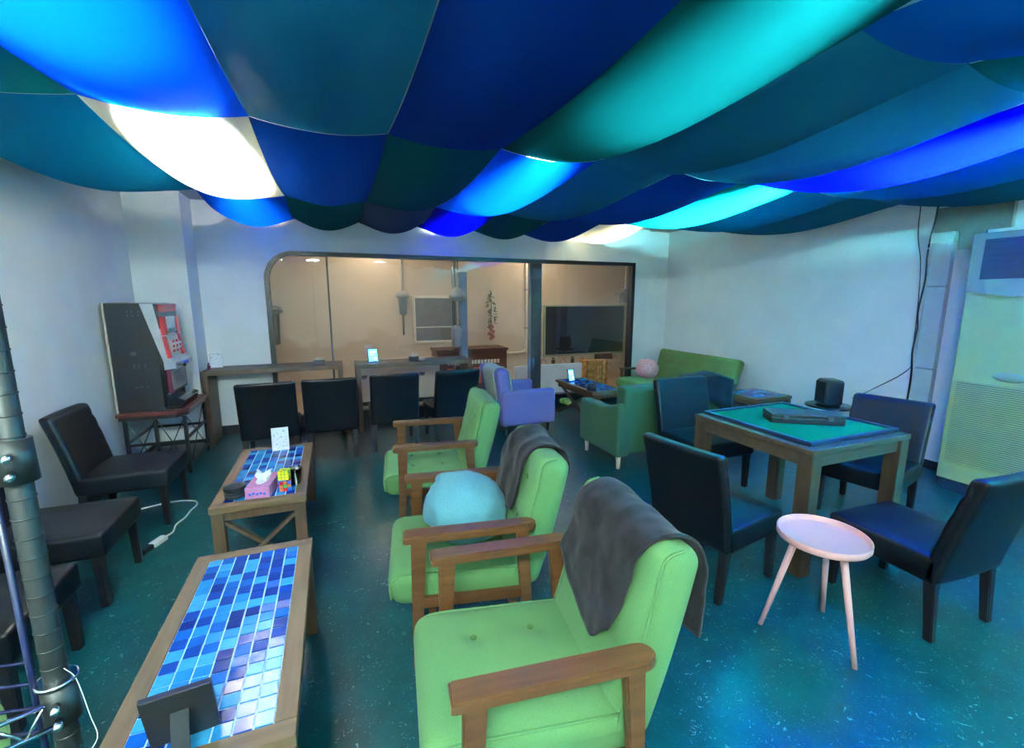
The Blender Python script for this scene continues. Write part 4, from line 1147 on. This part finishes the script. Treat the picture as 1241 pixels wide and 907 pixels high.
bm = nb()
for z in (.04,.25,.46): box(bm, (-.20,-.06,z-.02), (.216,-.045,z+.02), .002)
box(bm, (-.20,-.045,0), (.216,.10,.49), .004)
obj('frame', bm, M['amber'], t)
t = thing('low_panel', 'pale grey low panel standing behind the glass', 'panel', (2.98,6.02,0), 0)
obj('sheet', B(((-.57,-.012,.02),(.55,.012,.475)), bev=.003), M['frost'], t); pieces('foot', B(((-.5,-.06,0),(-.44,.06,.02)),((.42,-.06,0),(.48,.06,.02))), M['greypaint'], t)
t = thing('dark_post', 'dark grey steel post behind the glass beside the television', 'post', (2.60,5.72,0), 0)
obj('shaft', B(((-.075,-.04,0),(.075,.04,ZC)), bev=.004), M['darkmetal'], t); obj('side_strip', B(((-.10,-.03,0),(-.075,.03,ZC))), M['greypaint'], t)
def pendant(label, x, y, z0, z1, zb0, zb1, r, m):
    t = thing('wall_fixture', label, 'wall fixture', (x,y,0), 0, 'grey conduit fixtures behind the glass')
    bm = nb(); cyl(bm, (0,-.05,z0), (0,-.05,z1), .016, seg=12); obj('conduit', bm, M['greypaint'], t, True)
    bm = nb(); lathe(bm, [(.02,zb0),(r*.7,zb0+.02),(r*.85,zb1-.12),(r*1.3,zb1-.10),(r*1.1,zb1-.03),(.03,zb1)], 20, (0,-.07,0)); obj('housing', bm, m, t, True)
    bm = nb(); box(bm, (-.03,-.05,zb0+.05), (.03,0,zb0+.09), .004); obj('bracket', bm, m, t)
    return t
pendant('grey conduit with a lantern shaped housing on the beige wall', 1.08, YO, .85, 2.2, 1.18, 1.58, .085, M['greypaint'])
pendant('dark hanging housing at the left end behind the glass', -.87, YO, .75, 2.2, .75, 1.35, .13, M['darkmetal'])
t = thing('mesh_board', 'grey mesh board in a pale frame on the beige wall', 'board', (1.62,YO-.01,1.10), 0)
obj('panel', B(((-.33,-.02,-.36),(.33,0,.36))), M['noticegrey'], t)
bm = nb()
for lo, hi in (((-.37,-.03,-.40),(.37,-.005,-.36)),((-.37,-.03,.36),(.37,-.005,.40)),((-.37,-.03,-.36),(-.33,-.005,.36)),((.33,-.03,-.36),(.37,-.005,.36)),((-.33,-.026,-.14),(.33,-.02,-.12))): box(bm, lo, hi, .003)
obj('frame', bm, M['cream'], t)
t = thing('display_column', 'blue grey column with clear pipes and a fixture behind the glass', 'column', (1.60,5.95,0), 0)
obj('shaft', B(((-.02,-.05,.55),(.08,.05,1.80)), bev=.006), M['bluegrey'], t)
obj('plinth', B(((-.10,-.09,0),(.14,.09,.55)), bev=.004), M['brownorgan'], t)
bm = nb()
for x in (-.10,-.05): cyl(bm, (x,-.02,.75), (x,-.02,2.35), .020, seg=14)
pieces('clear_pipe', bm, M['clearplastic'], t, True)
bm = nb(); cyl(bm, (-.075,.03,1.0), (-.075,.03,2.40), .014, seg=12); obj('conduit', bm, M['greypaint'], t, True)
bm = nb(); lathe(bm, [(.03,1.42),(.11,1.45),(.12,1.50),(.05,1.58),(.03,1.60)], 20, (-.05,-.03,0)); lathe(bm, [(.03,.80),(.07,.83),(.07,1.05),(.03,1.10)], 20, (-.07,-.03,0)); obj('housing', bm, M['greypaint'], t, True)
t = thing('reed_organ', 'reddish brown cabinet with a row of pale keys behind the glass', 'cabinet', (2.02,7.1,0), 0)
obj('case', B(((-.55,-.22,0),(.60,.25,.62)), bev=.006), M['brownorgan'], t)
obj('lid', B(((-.57,-.24,.62),(.62,.27,.66)), bev=.006), M['brownorgan'], t)
bm = nb()
for k in range(16): box(bm, (-.40+.055*k,-.235,.42), (-.362+.055*k,-.22,.48), .002)
obj('key', bm, M['cream'], t)
obj('front_cloth', B(((-.40,-.232,.10),(.45,-.22,.36)), bev=.004), M['orangepl'], t)
t = thing('hanging_garland', 'hanging garland of dried leaves and dusty red flowers', 'garland', (2.62,YO-.06,1.05), 0)
bm = nb(); tube(bm, [(0,0,.55),(.01,0,.2),(-.01,0,-.1),(0,0,-.32)], .006, 6, 4); obj('cord', bm, M['cable'], t, True)
bm = nb(); rnd = random.Random(3)
for k in range(34):
    z = .48-.6*k/34; a = rnd.random()*2*PI; rr = .05+.05*rnd.random()
    bmesh.ops.create_icosphere(bm, subdivisions=1, radius=.035, matrix=Matrix.Translation((rr*math.cos(a),-.03+.03*math.sin(a),z)) @ Euler((rnd.random()*3,rnd.random()*3,0)).to_matrix().to_4x4() @ Matrix.Diagonal((1.2,.25,.7,1)))
obj('leaves', bm, M['leaf'], t)
bm = nb()
for k in range(9):
    bmesh.ops.create_icosphere(bm, subdivisions=2, radius=.032, matrix=Matrix.Translation((rnd.uniform(-.05,.05),-.06,-.06-.03*k)))
pieces('flower', bm, M['flower'], t, True)
t = thing('wall_pipe', 'pale bent pipe on the beige wall beside the dark post', 'pipe', (3.20,YO,0), 0)
bm = nb(); tube(bm, [(.12,-.03,2.3),(.12,-.03,.60),(.10,-.03,.50),(.0,-.03,.46),(-.25,-.03,.46)], .022, 10, 5); obj('pipe', bm, M['cream'], t, True)
bm = nb()
for z in (.9,1.6): box(bm, (.09,-.055,z), (.15,0,z+.03), .003)
pieces('clip', bm, M['greypaint'], t)
t = thing('wall_cabinet', 'grey box with a conduit high on the wall right of the television', 'box', (5.52,YO,1.50), 0)
obj('body', B(((-.14,-.14,-.12),(.30,0,.14)), bev=.006), M['greypaint'], t); obj('hood', B(((-.26,-.20,.02),(.34,-.02,.07)), bev=.006), M['greypaint'], t)
bm = nb(); cyl(bm, (-.05,-.06,.14), (-.05,-.06,.75), .016, seg=12); obj('conduit', bm, M['cream'], t, True)
t = thing('narrow_board', 'narrow dark board in a pale frame right of the television', 'board', (5.62,YO,.95), 0)
obj('panel', B(((-.07,-.02,-.22),(.09,0,.26))), M['noticegrey'], t); pieces('frame', B(((-.10,-.03,-.25),(-.07,0,.30)),((.09,-.03,-.25),(.12,0,.30)),((-.07,-.03,.26),(.09,0,.30)),((-.07,-.03,-.25),(.09,0,-.22))), M['cream'], t)

# ------------------------------------------------------------------ camera, world
cam = bpy.data.cameras.new('camera'); co = bpy.data.objects.new('camera', cam); COL.objects.link(co)
cam.sensor_fit = 'HORIZONTAL'; cam.sensor_width = 36.0; cam.lens = 545.0/1241.0*36.0; cam.clip_start = .02
co.location = (0,0,1.45)
co.rotation_euler = (R(90-9.5), 0, R(-21.5))
SC.camera = co
w = bpy.data.worlds.new('world'); SC.world = w; w.use_nodes = True
w.node_tree.nodes['Background'].inputs[0].default_value = (.02,.03,.04,1); w.node_tree.nodes['Background'].inputs[1].default_value = .3
SC.view_settings.view_transform = 'Standard'; SC.view_settings.look = 'None'; SC.view_settings.gamma = 1.0
SC.view_settings.use_curve_mapping = False
SC.view_settings.exposure = 2.15
SC.cycles.max_bounces = 10; SC.cycles.diffuse_bounces = 5; SC.cycles.transmission_bounces = 6; SC.cycles.transparent_max_bounces = 8
SC.cycles.sample_clamp_indirect = 7.0
SC.cycles.use_denoising = True
